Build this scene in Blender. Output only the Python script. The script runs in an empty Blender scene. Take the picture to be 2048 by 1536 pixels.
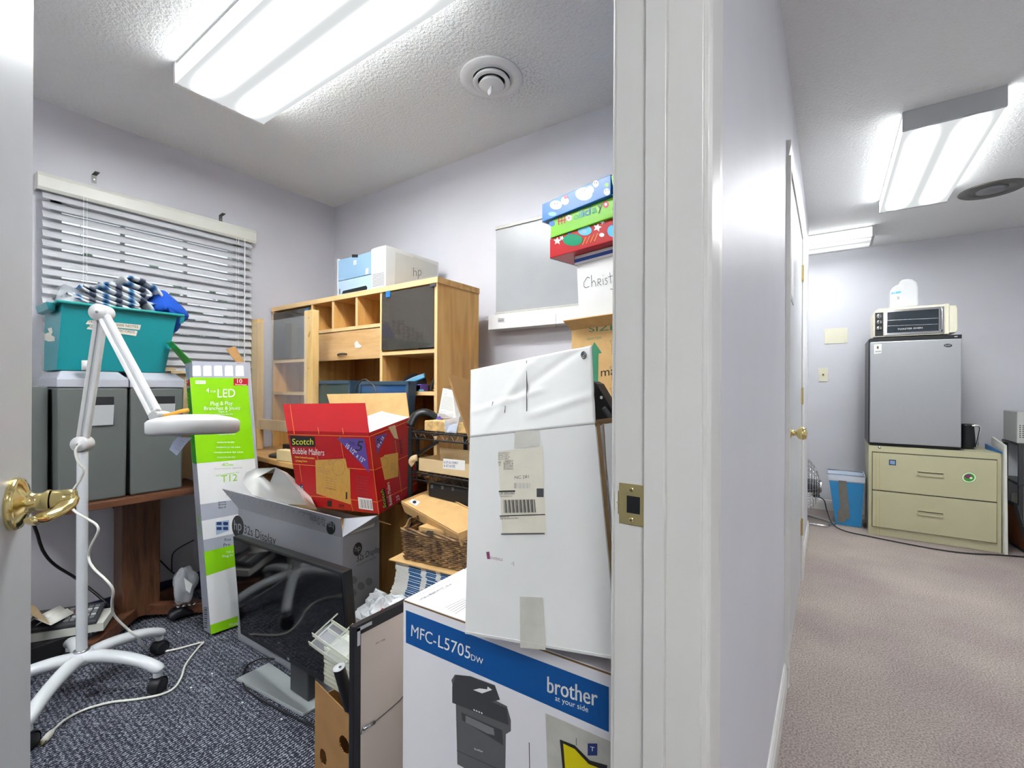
import bpy, math, random
from mathutils import Vector, Matrix, Euler
random.seed(7)
V = Vector
D = bpy.data
SC = bpy.context.scene
COL = SC.collection

# ------------------------------------------------------------------ camera, world, exposure
YAW, ROLL, PY, FOC, CH = 34.86, 0.25, 776., 910., 1.15
CE = 2.45
cam_d = D.cameras.new('camera'); cam = D.objects.new('camera', cam_d); COL.objects.link(cam)
cam_d.sensor_width = 36; cam_d.lens = 36*FOC/2048; cam_d.clip_start = .02; cam_d.shift_y = (PY-768)/2048
cam.matrix_world = Matrix.Translation((0, 0, CH)) @ Matrix.Rotation(math.radians(YAW), 4, 'Z') @ Matrix.Rotation(math.radians(90), 4, 'X') @ Matrix.Rotation(math.radians(ROLL), 4, 'Z')
SC.camera = cam
wd = D.worlds.new('world'); SC.world = wd; wd.use_nodes = True
wn = wd.node_tree.nodes['Background']; wn.inputs[0].default_value = (.86, .93, 1, 1); wn.inputs[1].default_value = .9
SC.view_settings.view_transform = 'Standard'; SC.view_settings.look = 'None'
SC.view_settings.gamma = 1; SC.view_settings.use_curve_mapping = False
SC.view_settings.exposure = 0.6
TUBE_OFFICE, TUBE_HALL, GAP_GLOW, SIDE_GLOW = 128, 140, .5, 4.5

_S, _C = math.sin(math.radians(YAW)), math.cos(math.radians(YAW))
_cr, _sr = math.cos(math.radians(ROLL)), math.sin(math.radians(ROLL))
def ray(px, py):
    a = (px-1024)/FOC; b = (PY-py)/FOC
    r = a*_cr-b*_sr; u = a*_sr+b*_cr
    return V((-_S+r*_C, _C+r*_S, u))
def W(px, py, x=None, y=None, z=None, d=None):
    """the point of the place seen at a pixel, on the given plane or at the given depth"""
    q = ray(px, py)
    t = x/q.x if x is not None else y/q.y if y is not None else (z-CH)/q.z if z is not None else d
    return V((0, 0, CH))+q*t

# ------------------------------------------------------------------ materials
def lin(c):
    if isinstance(c, str):
        c = [int(c[i:i+2], 16)/255 for i in (0, 2, 4)]
    return tuple((v/12.92 if v <= .04045 else ((v+.055)/1.055)**2.4) for v in c)+(1,)
MATS = {}
def mat(name, col, rough=.6, metal=0, var=0, vscale=8, bump=0, bscale=60, alpha=None, trans=0, ior=1.45, spec=.5, stretch=None, col2=None, coat=0, bdist=.002, detail=4):
    if name in MATS: return MATS[name]
    m = D.materials.new(name); m.use_nodes = True; nt = m.node_tree; N = nt.nodes; L = nt.links
    b = N['Principled BSDF']; c = lin(col); b.inputs['Base Color'].default_value = c
    b.inputs['Roughness'].default_value = rough; b.inputs['Metallic'].default_value = metal
    b.inputs['Specular IOR Level'].default_value = spec
    b.inputs['IOR'].default_value = ior
    if trans: b.inputs['Transmission Weight'].default_value = trans
    if coat: b.inputs['Coat Weight'].default_value = coat; b.inputs['Coat Roughness'].default_value = .08
    if alpha is not None: b.inputs['Alpha'].default_value = alpha
    tc = N.new('ShaderNodeTexCoord'); mp = N.new('ShaderNodeMapping'); L.new(tc.outputs['Object'], mp.inputs[0])
    if stretch: mp.inputs['Scale'].default_value = stretch
    n = N.new('ShaderNodeTexNoise'); n.inputs['Scale'].default_value = vscale; n.inputs['Detail'].default_value = detail; L.new(mp.outputs[0], n.inputs['Vector'])
    r = N.new('ShaderNodeValToRGB'); r.color_ramp.elements[0].position = .35; r.color_ramp.elements[1].position = .65
    v = max(var, .02)
    if col2 is not None: r.color_ramp.elements[0].color = lin(col2); r.color_ramp.elements[1].color = c
    else:
        r.color_ramp.elements[0].color = tuple(q*(1-v) for q in c[:3])+(1,); r.color_ramp.elements[1].color = tuple(min(1, q*(1+v)) for q in c[:3])+(1,)
    L.new(n.outputs[0], r.inputs[0]); L.new(r.outputs[0], b.inputs['Base Color'])
    if bump:
        n2 = N.new('ShaderNodeTexNoise'); n2.inputs['Scale'].default_value = bscale; n2.inputs['Detail'].default_value = 3; L.new(mp.outputs[0], n2.inputs['Vector'])
        bp = N.new('ShaderNodeBump'); bp.inputs['Strength'].default_value = bump; bp.inputs['Distance'].default_value = bdist
        L.new(n2.outputs[0], bp.inputs['Height']); L.new(bp.outputs[0], b.inputs['Normal'])
    MATS[name] = m; return m
def wood(name, c1, c2, axis='z', scale=6, rough=.45, knots=0):
    s = {'z': (6, 6, .7), 'x': (.7, 6, 6), 'y': (6, .7, 6)}[axis]
    m = mat(name, c1, rough=rough, stretch=s, vscale=scale, col2=c2, bump=.05, bscale=40, detail=7)
    r = [n for n in m.node_tree.nodes if n.type == 'VALTORGB'][0]; r.color_ramp.elements[0].position = .28; r.color_ramp.elements[1].position = .6
    n = [n for n in m.node_tree.nodes if n.type == 'TEX_NOISE'][0]; n.inputs['Distortion'].default_value = .8
    return m

mat('wall_paint', 'CAC9CF', rough=.42, var=.02, vscale=3, bump=.12, bscale=220, bdist=.001)
mat('wall_paint_hall', 'CECED4', spec=.22, rough=.5, var=.02, vscale=3, bump=.10, bscale=160, bdist=.001)
mat('trim_paint', 'D5D4D0', rough=.32, var=.02, vscale=5)
mat('door_paint', 'BFC1C4', rough=.35, bump=.1, bscale=300, bdist=.0005)
mat('base_navy', '1E2A48', rough=.5)
mat('white', 'E4E4E4', rough=.5); mat('offwhite', 'D6D6CC', rough=.5); mat('board_white', 'A6A8AA', rough=.25); mat('bright_white', 'F2F2F0', rough=.4)
mat('blind', 'BCBDC0', rough=.45); mat('valance', 'D5D5CB', rough=.4)
mat('black', '16171A', rough=.4); mat('black_soft', '1D1D20', rough=.7, var=.2); mat('black_gloss', '08080A', rough=.06, spec=.6)
mat('dark_grey', '3C3D40', rough=.5); mat('mid_grey', '77797A', rough=.5); mat('light_grey', 'B5B8BA', rough=.45)
mat('silver_paint', 'AEB4B4', rough=.35, metal=.4); mat('steel', 'C4C6C8', rough=.25, metal=1); mat('brass', 'E2CE8E', rough=.16, metal=1); mat('brass_dull', 'CFC08C', rough=.3, metal=1)
mat('kraft', 'C49F68', rough=.8, var=.06, vscale=20); mat('kraft_dark', '9C7547', rough=.85, var=.08, vscale=15); mat('kraft_light', 'CDB489', rough=.8, var=.05)
mat('kraft_pale', 'D9CBBF', rough=.75, var=.02, vscale=5)
mat('carton_white', 'D6D6D4', rough=.6, var=.03, vscale=6, bump=.25, bscale=9, bdist=.006)
mat('carton_clean', 'E8E6EA', rough=.45, var=.02, vscale=3)
mat('edge_brown', '7B5F3C', rough=.9, var=.1)
mat('ink', '222222', rough=.6); mat('ink_soft', '55555A', rough=.6); mat('ink_faint', 'A8A8A6', rough=.6)
mat('paper', 'E3E2DE', rough=.6, var=.02); mat('label', 'CFC9BA', rough=.55, var=.04, vscale=20); mat('tape', 'BDBBB2', rough=.25, var=.06, vscale=30)
mat('glass', 'FFFFFF', rough=.0, trans=1, ior=1.45); 
mat('smoked', '4A453F', rough=.04, alpha=.72, spec=.8)
mat('acrylic', 'F4F8FF', rough=.02, alpha=.10, spec=1.0)
mat('acrylic_edge', 'ECEEDC', rough=.12, alpha=.42, spec=1)
mat('poly', 'E6EAEE', rough=.12, alpha=.42, bump=.9, bscale=30, bdist=.01, spec=1)
mat('teal', '0A7C83', rough=.35, var=.03); mat('teal_rim', '24938E', rough=.3)
mat('lamp_white', 'CDD1D3', rough=.25, spec=.6); mat('arm_white', 'C4C4C3', rough=.35)
mat('bin_dark', '5D625F', rough=.55, var=.04, vscale=4, bump=.1, bscale=300, bdist=.0006); mat('bin_lid', 'A9ABB3', rough=.5, bump=.1, bscale=300, bdist=.0006)
mat('rubber', '1B1C20', rough=.45)
wood('walnut', '6A462E', '3A2416', 'z', 7, .35); wood('walnut_y', '6B4530', '452A1C', 'y', 7, .35)
wood('oak', 'DAAB66', 'BD8843', 'z', 3, .35); wood('oak_x', 'D3A668', 'B78648', 'x', 3, .35); wood('oak_panel', 'D2AC7A', 'C0955E', 'x', 5, .35)
mat('oak_edge', 'DDBB85', rough=.4, var=.05, vscale=10); wood('oak_dark', 'BF8B46', '9C6A2E', 'z', 3, .4)
wood('pine', 'DDBE85', 'D0A968', 'z', 3, .5); mat('pine_end', 'C9A66B', rough=.7, var=.25, vscale=60)
mat('led_green', '8CD013', rough=.3); mat('led_dark_green', '2E9420', rough=.3); mat('led_grey', 'A7ABB6', rough=.35); mat('led_red', 'B4182A', rough=.35)
mat('hp_grey', '96979D', rough=.33, var=.03, vscale=4, bump=.15, bscale=12, bdist=.004); mat('hp_magenta', '7C3560', rough=.4)
mat('sc_red', 'B3161C', rough=.28, var=.03, vscale=6); mat('sc_line', 'E2863C', rough=.4); mat('sc_purple', '5A4795', rough=.35); mat('sc_yellow', 'E9E84A', rough=.4); mat('sc_mailer', 'C79A4C', rough=.5, var=.08, stretch=(60, 60, 1), vscale=4); mat('sc_blue', '27386F', rough=.4)
mat('br_blue', '0B5096', rough=.3); mat('br_yellow', 'D8C80C', rough=.4); mat('pr_dark', '5F5F60', rough=.5); mat('pr_darker', '3F4042', rough=.5); mat('pr_mid', '7C7C7D', rough=.5)
mat('hpp_blue', '7E9CB4', rough=.3); mat('hpp_blue2', 'A3B8CD', rough=.3); mat('hpp_grey', 'CACCCB', rough=.45); mat('hpp_grey2', 'BBBDB8', rough=.45)
mat('mon_blue', '35495C', rough=.3); mat('mon_screen', '3A4A48', rough=.12); mat('mon_screen2', '2F4C77', rough=.12); mat('blue_clip', '2E6DA8', rough=.3)
mat('royal_blue', '0F4CB0', rough=.85, bump=.3, bscale=90, bdist=.003)
mat('book_blue', '14568F', rough=.35)
mat('cab', 'B6B292', rough=.42, var=.02, bump=.06, bscale=200, bdist=.0006); mat('cab_line', '4B4636', rough=.7); mat('rust', 'B8A266', rough=.6)
mat('fridge_door', 'A9ABAD', rough=.33, metal=.55, stretch=(300, 1, 1), var=.03); mat('bin_blue', '2E86BE', rough=.35); mat('duct', '77736B', rough=.4, var=.06, vscale=25)
mat('bag_white', 'D5DCE8', rough=.3, alpha=.9, bump=.4, bscale=30, bdist=.004); mat('jug', 'E8E9EA', rough=.25, alpha=.75)
mat('almond', 'DCD8C2', rough=.35); mat('toaster_glass', '2A3036', rough=.06, spec=.7); mat('chrome', 'DADADA', rough=.1, metal=1)
mat('brown_board', '7C4A26', rough=.5, var=.1)
mat('gift_blue', '1763A6', rough=.3, bump=.2, bscale=25, bdist=.004, spec=.35); mat('gift_green', '6DAF22', rough=.3, bump=.2, bscale=25, bdist=.004, spec=.35); mat('gift_red', 'A8151C', rough=.3, bump=.2, bscale=25, bdist=.004, spec=.35)
mat('gift_cyan', '5FB6D8', rough=.2); mat('gift_teal', '1A8A63', rough=.2); mat('navy_band', '17408C', rough=.4); mat('moss', '2E7A57', rough=.6)
mat('vent_dark', '2B2420', rough=.8); mat('metal_dark', '6B6A66', rough=.4, metal=.7)
mat('orange', 'D99A2B', rough=.5); mat('sky_tag', 'C9D3E8', rough=.6)
mat('leaf', '5E7A5A', rough=.8, var=.3); mat('exterior_ground', '8A8F84', rough=.9)
def m_special():
    # office carpet: navy loop rows with pale flecked yarn
    m = mat('carpet_navy', '2B3246', rough=.95); nt = m.node_tree; N = nt.nodes; L = nt.links; b = N['Principled BSDF']
    tc = N.new('ShaderNodeTexCoord')
    def wave(d, sc, dist):
        w = N.new('ShaderNodeTexWave'); w.bands_direction = d; w.inputs['Scale'].default_value = sc; w.inputs['Distortion'].default_value = dist; w.inputs['Detail'].default_value = 3; w.inputs['Detail Scale'].default_value = 4
        L.new(tc.outputs['Object'], w.inputs[0]); return w
    wx, wy = wave('X', 31, 5), wave('Y', 22, 6)
    n = N.new('ShaderNodeTexNoise'); n.inputs['Scale'].default_value = 95; n.inputs['Detail'].default_value = 3; L.new(tc.outputs['Object'], n.inputs['Vector'])
    a1 = N.new('ShaderNodeMath'); a1.operation = 'MULTIPLY_ADD'; L.new(wy.outputs[1], a1.inputs[0]); a1.inputs[1].default_value = .55; a1.inputs[2].default_value = .45
    a2 = N.new('ShaderNodeMath'); a2.operation = 'MULTIPLY'; L.new(wx.outputs[1], a2.inputs[0]); L.new(a1.outputs[0], a2.inputs[1])
    mx = N.new('ShaderNodeMath'); mx.operation = 'MULTIPLY'; L.new(a2.outputs[0], mx.inputs[0]); L.new(n.outputs[0], mx.inputs[1])
    r = N.new('ShaderNodeValToRGB'); r.color_ramp.elements[0].position = .17; r.color_ramp.elements[1].position = .40
    r.color_ramp.elements[0].color = lin('181C2B'); r.color_ramp.elements[1].color = lin('A6A9B4')
    L.new(mx.outputs[0], r.inputs[0]); L.new(r.outputs[0], b.inputs['Base Color'])
    bp = N.new('ShaderNodeBump'); bp.inputs['Strength'].default_value = .8; bp.inputs['Distance'].default_value = .004; L.new(a2.outputs[0], bp.inputs['Height']); L.new(bp.outputs[0], b.inputs['Normal'])
    # hall carpet
    m = mat('carpet_taupe', 'A39890', rough=.95); nt = m.node_tree; N = nt.nodes; L = nt.links; b = N['Principled BSDF']
    tc = N.new('ShaderNodeTexCoord')
    n = N.new('ShaderNodeTexNoise'); n.inputs['Scale'].default_value = 1.6; n.inputs['Detail'].default_value = 5; L.new(tc.outputs['Object'], n.inputs['Vector'])
    n2 = N.new('ShaderNodeTexNoise'); n2.inputs['Scale'].default_value = 160; n2.inputs['Detail'].default_value = 2; L.new(tc.outputs['Object'], n2.inputs['Vector'])
    r = N.new('ShaderNodeValToRGB'); r.color_ramp.elements[0].position = .35; r.color_ramp.elements[1].position = .65; r.color_ramp.elements[0].color = lin('9A8C88'); r.color_ramp.elements[1].color = lin('B0A39A'); L.new(n.outputs[0], r.inputs[0])
    r2 = N.new('ShaderNodeValToRGB'); r2.color_ramp.elements[0].position = .35; r2.color_ramp.elements[1].position = .62; r2.color_ramp.elements[0].color = (.5, .5, .52, 1); r2.color_ramp.elements[1].color = (1.0, 1.0, 1.0, 1); L.new(n2.outputs[0], r2.inputs[0])
    mm = N.new('ShaderNodeMix'); mm.data_type = 'RGBA'; mm.blend_type = 'MULTIPLY'; mm.inputs['Factor'].default_value = 1; L.new(r.outputs[0], mm.inputs['A']); L.new(r2.outputs[0], mm.inputs['B']); L.new(mm.outputs['Result'], b.inputs['Base Color'])
    bp = N.new('ShaderNodeBump'); bp.inputs['Strength'].default_value = .6; bp.inputs['Distance'].default_value = .004; L.new(n2.outputs[0], bp.inputs['Height']); L.new(bp.outputs[0], b.inputs['Normal'])
    # ceiling: stippled plaster with dust specks round the air outlet
    m = mat('ceiling_stipple', 'CDCDCB', rough=.9); nt = m.node_tree; N = nt.nodes; L = nt.links; b = N['Principled BSDF']
    tc = N.new('ShaderNodeTexCoord'); n = N.new('ShaderNodeTexNoise'); n.inputs['Scale'].default_value = 75; n.inputs['Detail'].default_value = 3; n.inputs['Roughness'].default_value = .6; L.new(tc.outputs['Object'], n.inputs['Vector'])
    bp = N.new('ShaderNodeBump'); bp.inputs['Strength'].default_value = .85; bp.inputs['Distance'].default_value = .008; L.new(n.outputs[0], bp.inputs['Height']); L.new(bp.outputs[0], b.inputs['Normal'])
    vd = N.new('ShaderNodeVectorMath'); vd.operation = 'DISTANCE'; vd.inputs[1].default_value = (-1.09, 1.58, 0); L.new(tc.outputs['Object'], vd.inputs[0])
    mr = N.new('ShaderNodeMapRange'); mr.inputs['From Min'].default_value = .07; mr.inputs['From Max'].default_value = .26; mr.inputs['To Min'].default_value = .5; mr.inputs['To Max'].default_value = 0; L.new(vd.outputs['Value'], mr.inputs[0])
    n3 = N.new('ShaderNodeTexNoise'); n3.inputs['Scale'].default_value = 110; L.new(tc.outputs['Object'], n3.inputs['Vector'])
    ad = N.new('ShaderNodeMath'); ad.operation = 'MULTIPLY_ADD'; L.new(n3.outputs[0], ad.inputs[0]); ad.inputs[1].default_value = 2.6; ad.inputs[2].default_value = -1.15
    ml = N.new('ShaderNodeMath'); ml.operation = 'MULTIPLY'; ml.use_clamp = True; L.new(ad.outputs[0], ml.inputs[0]); L.new(mr.outputs[0], ml.inputs[1])
    m3 = N.new('ShaderNodeMix'); m3.data_type = 'RGBA'; L.new(ml.outputs[0], m3.inputs['Factor']); m3.inputs['A'].default_value = lin('ECEDEC'); m3.inputs['B'].default_value = lin('3A3834'); L.new(m3.outputs['Result'], b.inputs['Base Color'])
    # wicker
    m = mat('wicker', '7A5433', rough=.45); nt = m.node_tree; N = nt.nodes; L = nt.links; b = N['Principled BSDF']
    tc = N.new('ShaderNodeTexCoord'); n = N.new('ShaderNodeTexNoise'); n.inputs['Scale'].default_value = 40; L.new(tc.outputs['Object'], n.inputs['Vector'])
    r = N.new('ShaderNodeValToRGB'); r.color_ramp.elements[0].position = .35; r.color_ramp.elements[1].position = .7; r.color_ramp.elements[0].color = lin('4A2F1C'); r.color_ramp.elements[1].color = lin('A07C50'); L.new(n.outputs[0], r.inputs[0]); L.new(r.outputs[0], b.inputs['Base Color'])
    # striped blanket
    m = mat('blanket', 'B9BDC2', rough=.9); nt = m.node_tree; N = nt.nodes; L = nt.links; b = N['Principled BSDF']
    tc = N.new('ShaderNodeTexCoord'); w = N.new('ShaderNodeTexWave'); w.bands_direction = 'Y'; w.inputs['Scale'].default_value = 3.6; w.inputs['Distortion'].default_value = .25; w.inputs['Detail'].default_value = 0; L.new(tc.outputs['Object'], w.inputs[0])
    r = N.new('ShaderNodeValToRGB'); e = r.color_ramp.elements; e[0].position = .0; e[0].color = lin('2F4F78'); e[1].position = .55; e[1].color = lin('C4C7C8')
    q = e.new(.10); q.color = lin('6C9AC4'); q = e.new(.2); q.color = lin('C4C7C8'); q = e.new(.8); q.color = lin('B4B8BC'); q = e.new(.9); q.color = lin('3E4658')
    L.new(w.outputs[1], r.inputs[0]); L.new(r.outputs[0], b.inputs['Base Color'])
m_special()
def lamp_mat(name, c0, half, axis, strength):
    """prismatic lens of a two-tube fitting: it glows most right under its two tubes"""
    m = D.materials.new(name); m.use_nodes = True; nt = m.node_tree; N = nt.nodes; L = nt.links; N.clear()
    if strength is None:
        o = N.new('ShaderNodeOutputMaterial'); e = N.new('ShaderNodeEmission'); e.inputs[0].default_value = (.965, 1, 1.015, 1); e.inputs[1].default_value = SIDE_GLOW; L.new(e.outputs[0], o.inputs[0]); MATS[name] = m; return
    o = N.new('ShaderNodeOutputMaterial'); e = N.new('ShaderNodeEmission'); e.inputs[0].default_value = (.965, 1, 1.015, 1)
    tc = N.new('ShaderNodeTexCoord'); sp = N.new('ShaderNodeSeparateXYZ'); L.new(tc.outputs['Object'], sp.inputs[0])
    a = N.new('ShaderNodeMath'); a.operation = 'ABSOLUTE'; L.new(sp.outputs[axis], a.inputs[0])
    s = N.new('ShaderNodeMath'); s.operation = 'SUBTRACT'; L.new(a.outputs[0], s.inputs[0]); s.inputs[1].default_value = half*.5
    a2 = N.new('ShaderNodeMath'); a2.operation = 'ABSOLUTE'; L.new(s.outputs[0], a2.inputs[0])
    mr = N.new('ShaderNodeMapRange'); L.new(a2.outputs[0], mr.inputs[0]); mr.inputs['From Min'].default_value = 0; mr.inputs['From Max'].default_value = half*.5
    mr.inputs['To Min'].default_value = 1; mr.inputs['To Max'].default_value = 0
    p = N.new('ShaderNodeMath'); p.operation = 'POWER'; L.new(mr.outputs[0], p.inputs[0]); p.inputs[1].default_value = 4.6
    b1 = N.new('ShaderNodeMath'); b1.operation = 'ABSOLUTE'; L.new(sp.outputs[1-axis], b1.inputs[0])
    b2 = N.new('ShaderNodeMapRange'); L.new(b1.outputs[0], b2.inputs[0]); b2.inputs['From Min'].default_value = c0-.16; b2.inputs['From Max'].default_value = c0-.01; b2.inputs['To Min'].default_value = 1; b2.inputs['To Max'].default_value = .16
    b3 = N.new('ShaderNodeMath'); b3.operation = 'POWER'; L.new(b2.outputs[0], b3.inputs[0]); b3.inputs[1].default_value = 3
    b4 = N.new('ShaderNodeMath'); b4.operation = 'MULTIPLY'; L.new(b3.outputs[0], b4.inputs[0]); L.new(p.outputs[0], b4.inputs[1]); p = b4
    ma = N.new('ShaderNodeMath'); ma.operation = 'MULTIPLY_ADD'; L.new(p.outputs[0], ma.inputs[0]); ma.inputs[1].default_value = strength; ma.inputs[2].default_value = GAP_GLOW
    L.new(ma.outputs[0], e.inputs[1]); L.new(e.outputs[0], o.inputs[0]); MATS[name] = m

# ------------------------------------------------------------------ mesh builder
_cache = {}
def glyphs(s):
    if s in _cache: return _cache[s]
    cu = D.curves.new('t', 'FONT'); cu.body = s; cu.resolution_u = 3; cu.fill_mode = 'FRONT'
    ob = D.objects.new('t', cu); COL.objects.link(ob); dg = bpy.context.evaluated_depsgraph_get()
    me = D.meshes.new_from_object(ob.evaluated_get(dg)); vs = [v.co.copy() for v in me.vertices]; fs = [tuple(p.vertices) for p in me.polygons]
    D.objects.remove(ob); D.curves.remove(cu); D.meshes.remove(me)
    x0 = min(v.x for v in vs); x1 = max(v.x for v in vs)
    _cache[s] = ([((v.x-x0)/(x1-x0), v.y/.70) for v in vs], fs); return _cache[s]
class MB:
    def __init__(s): s.v = []; s.f = []; s.m = []; s.sm = []; s.mats = []
    def mi(s, n):
        if n not in s.mats: s.mats.append(n)
        return s.mats.index(n)
    def add(s, vs, fs, m, smooth=False):
        b = len(s.v); s.v += [V(p) for p in vs]; i = s.mi(m)
        for f in fs: s.f.append(tuple(b+k for k in f)); s.m.append(i); s.sm.append(smooth)
        return s
    def hexa(s, c, m):   # c: 000 100 110 010 001 101 111 011
        return s.add(c, [(0, 3, 2, 1), (4, 5, 6, 7), (0, 1, 5, 4), (1, 2, 6, 5), (2, 3, 7, 6), (3, 0, 4, 7)], m)
    def box(s, x0, y0, z0, x1, y1, z1, m):
        return s.hexa([(x0, y0, z0), (x1, y0, z0), (x1, y1, z0), (x0, y1, z0), (x0, y0, z1), (x1, y0, z1), (x1, y1, z1), (x0, y1, z1)], m)
    def obox(s, O, ax, ay, az, m):
        O = V(O); ax = V(ax); ay = V(ay); az = V(az)
        return s.hexa([O, O+ax, O+ax+ay, O+ay, O+az, O+ax+az, O+ax+ay+az, O+ay+az], m)
    def bar(s, p, q, w, h, m, up=(0, 0, 1)):
        p = V(p); q = V(q); d = (q-p).normalized(); u = V(up)
        a = d.cross(u)
        if a.length < 1e-4: a = d.cross(V((1, 0, 0)))
        a.normalize(); b = a.cross(d).normalized()
        return s.obox(p-a*w/2-b*h/2, a*w, q-p, b*h, m)
    def quad(s, pts, m, th=0, flip=False):
        pts = [V(p) for p in pts]
        if th:
            n = (pts[1]-pts[0]).cross(pts[-1]-pts[0]).normalized()*th; k = len(pts)
            return s.add(pts+[p-n for p in pts], [tuple(range(k)), tuple(range(2*k-1, k-1, -1))]+[(i, i+k, (i+1) % k+k, (i+1) % k) for i in range(k)], m)
        return s.add(pts, [tuple(range(len(pts)))], m)
    def lathe(s, prof, O, m, ax=(0, 0, 1), n=32, smooth=True):
        ax = V(ax).normalized(); a = ax.cross(V((1, 0, 0)) if abs(ax.x) < .9 else V((0, 1, 0))).normalized(); b = ax.cross(a); O = V(O)
        vs = []; 
        for r, h in prof:
            for i in range(n): t = 2*math.pi*i/n; vs.append(O+ax*h+(a*math.cos(t)+b*math.sin(t))*max(r, 1e-5))
        fs = [(j*n+i, j*n+(i+1) % n, (j+1)*n+(i+1) % n, (j+1)*n+i) for j in range(len(prof)-1) for i in range(n)]
        return s.add(vs, fs, m, smooth)
    def cyl(s, p, q, r, m, r2=None, n=20, smooth=True):
        p = V(p); q = V(q); L = (q-p).length; r2 = r if r2 is None else r2
        s.lathe([(r, 0), (r2, L)], p, m, q-p, n, smooth); return s.lathe([(0, 0), (r, 0)], p, m, q-p, n, False).lathe([(r2, L), (0, L)], p, m, q-p, n, False)
    def tube(s, pts, r, m, n=10, close=False, sub=4, flat=1, rs=None):
        P = [V(p) for p in pts]
        if sub > 1 and len(P) > 2:
            Q = []; R_ = []; k = len(P)
            for i in range(k if close else k-1):
                p0 = P[(i-1) % k] if close or i else P[0]; p1 = P[i]; p2 = P[(i+1) % k]; p3 = P[(i+2) % k] if close or i+2 < k else P[-1]
                for j in range(sub):
                    t = j/sub
                    Q.append(.5*((2*p1)+(p2-p0)*t+(2*p0-5*p1+4*p2-p3)*t*t+(3*p1-p0-3*p2+p3)*t**3))
                    if rs: R_.append(rs[i]*(1-t)+rs[(i+1) % k]*t)
            if not close:
                Q.append(P[-1])
                if rs: R_.append(rs[-1])
            P = Q; rs = R_ if rs else None
        k = len(P); vs = []; up = V((0, 0, 1)); pa = None
        for i, p in enumerate(P):
            d = (P[(i+1) % k]-P[i-1]) if close else (P[min(i+1, k-1)]-P[max(i-1, 0)])
            if d.length < 1e-9: d = V((0, 0, 1))
            d.normalize()
            if pa is None:
                a = d.cross(up); a = d.cross(V((1, 0, 0))) if a.length < .05 else a
            else: a = pa-d*pa.dot(d)
            a.normalize(); pa = a; b = a.cross(d); q = rs[i] if rs else r
            for j in range(n): t = 2*math.pi*j/n; vs.append(p+a*q*math.cos(t)+b*q*flat*math.sin(t))
        fs = [(i*n+j, i*n+(j+1) % n, ((i+1) % k)*n+(j+1) % n, ((i+1) % k)*n+j) for i in range(k if close else k-1) for j in range(n)]
        if not close: fs += [tuple(range(n))[::-1], tuple(range((k-1)*n, k*n))]
        return s.add(vs, fs, m, True)
    def blob(s, c, r, m, n=16, k=10, wob=0, seed=1):
        rnd = random.Random(seed); ph = [rnd.uniform(0, 6.3) for _ in range(8)]; vs = []; c = V(c)
        for i in range(k+1):
            a = math.pi*i/k
            for j in range(n):
                t = 2*math.pi*j/n; w = 1+wob*(math.sin(3*t+ph[0]+2*a)+.7*math.sin(5*t+ph[1]-3*a)+.6*math.sin(4*a+ph[2]+t*2))*math.sin(a)
                vs.append(c+V((r[0]*math.sin(a)*math.cos(t)*w, r[1]*math.sin(a)*math.sin(t)*w, r[2]*math.cos(a)*w)))
        return s.add(vs, [(i*n+j, (i+1)*n+j, (i+1)*n+(j+1) % n, i*n+(j+1) % n) for i in range(k) for j in range(n)], m, True)
    def prism(s, poly, O, U, Vv, ext, m):
        O = V(O); U = V(U); Vv = V(Vv); e = V(ext); a = [O+U*p[0]+Vv*p[1] for p in poly]; k = len(a)
        return s.add(a+[p+e for p in a], [tuple(range(k))[::-1], tuple(range(k, 2*k))]+[(i, (i+1) % k, (i+1) % k+k, i+k) for i in range(k)], m)
    def pp(s, fr, pts, m, layer=1):         # flat print on a face, outlined where the photograph shows it
        return s.add([fr.px(*p, layer) for p in pts], [tuple(range(len(pts)))], m)
    def pr(s, fr, x0, y0, x1, y1, m, layer=1): return s.pp(fr, [(x0, y1), (x1, y1), (x1, y0), (x0, y0)], m, layer)
    def ln(s, fr, p, q, w, m, layer=2):
        a = fr.px(*p, layer); b = fr.px(*q, layer); n = fr.n.cross(b-a).normalized()*w/2
        return s.add([a-n, b-n, b+n, a+n], [(0, 1, 2, 3)], m)
    def tx(s, fr, t, A, B, h, m, layer=3, C=None):   # text with its baseline from A to B and capitals h pixels tall
        g, fs = glyphs(t); C = C or (A[0], A[1]-h)
        a = fr.px(*A, layer); b = fr.px(*B, layer)-a; c = fr.px(*C, layer)-a
        return s.add([a+b*x+c*y for x, y in g], fs, m)
    def build(s, name, parent=None, bevel=0, sub=0, base=None):
        org = PO[parent.name] if parent else None
        if base is not None: loc = V(base)
        elif parent: loc = org
        else:
            xs = [p.x for p in s.v]; ys = [p.y for p in s.v]; loc = V(((min(xs)+max(xs))/2, (min(ys)+max(ys))/2, min(p.z for p in s.v)))
        me = D.meshes.new(name); me.from_pydata([p-loc for p in s.v], [], s.f)
        for n in s.mats: me.materials.append(MATS[n])
        me.polygons.foreach_set('material_index', s.m); me.polygons.foreach_set('use_smooth', s.sm); me.update()
        o = D.objects.new(name, me); COL.objects.link(o); PO[o.name] = loc
        if parent: o.parent = parent; o.location = loc-org
        else: o.location = loc
        if bevel:
            b = o.modifiers.new('bevel', 'BEVEL'); b.width = bevel; b.segments = 2; b.limit_method = 'ANGLE'; b.angle_limit = math.radians(50)
        if sub: b = o.modifiers.new('sub', 'SUBSURF'); b.levels = sub; b.render_levels = sub
        return o
PO = {}
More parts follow.
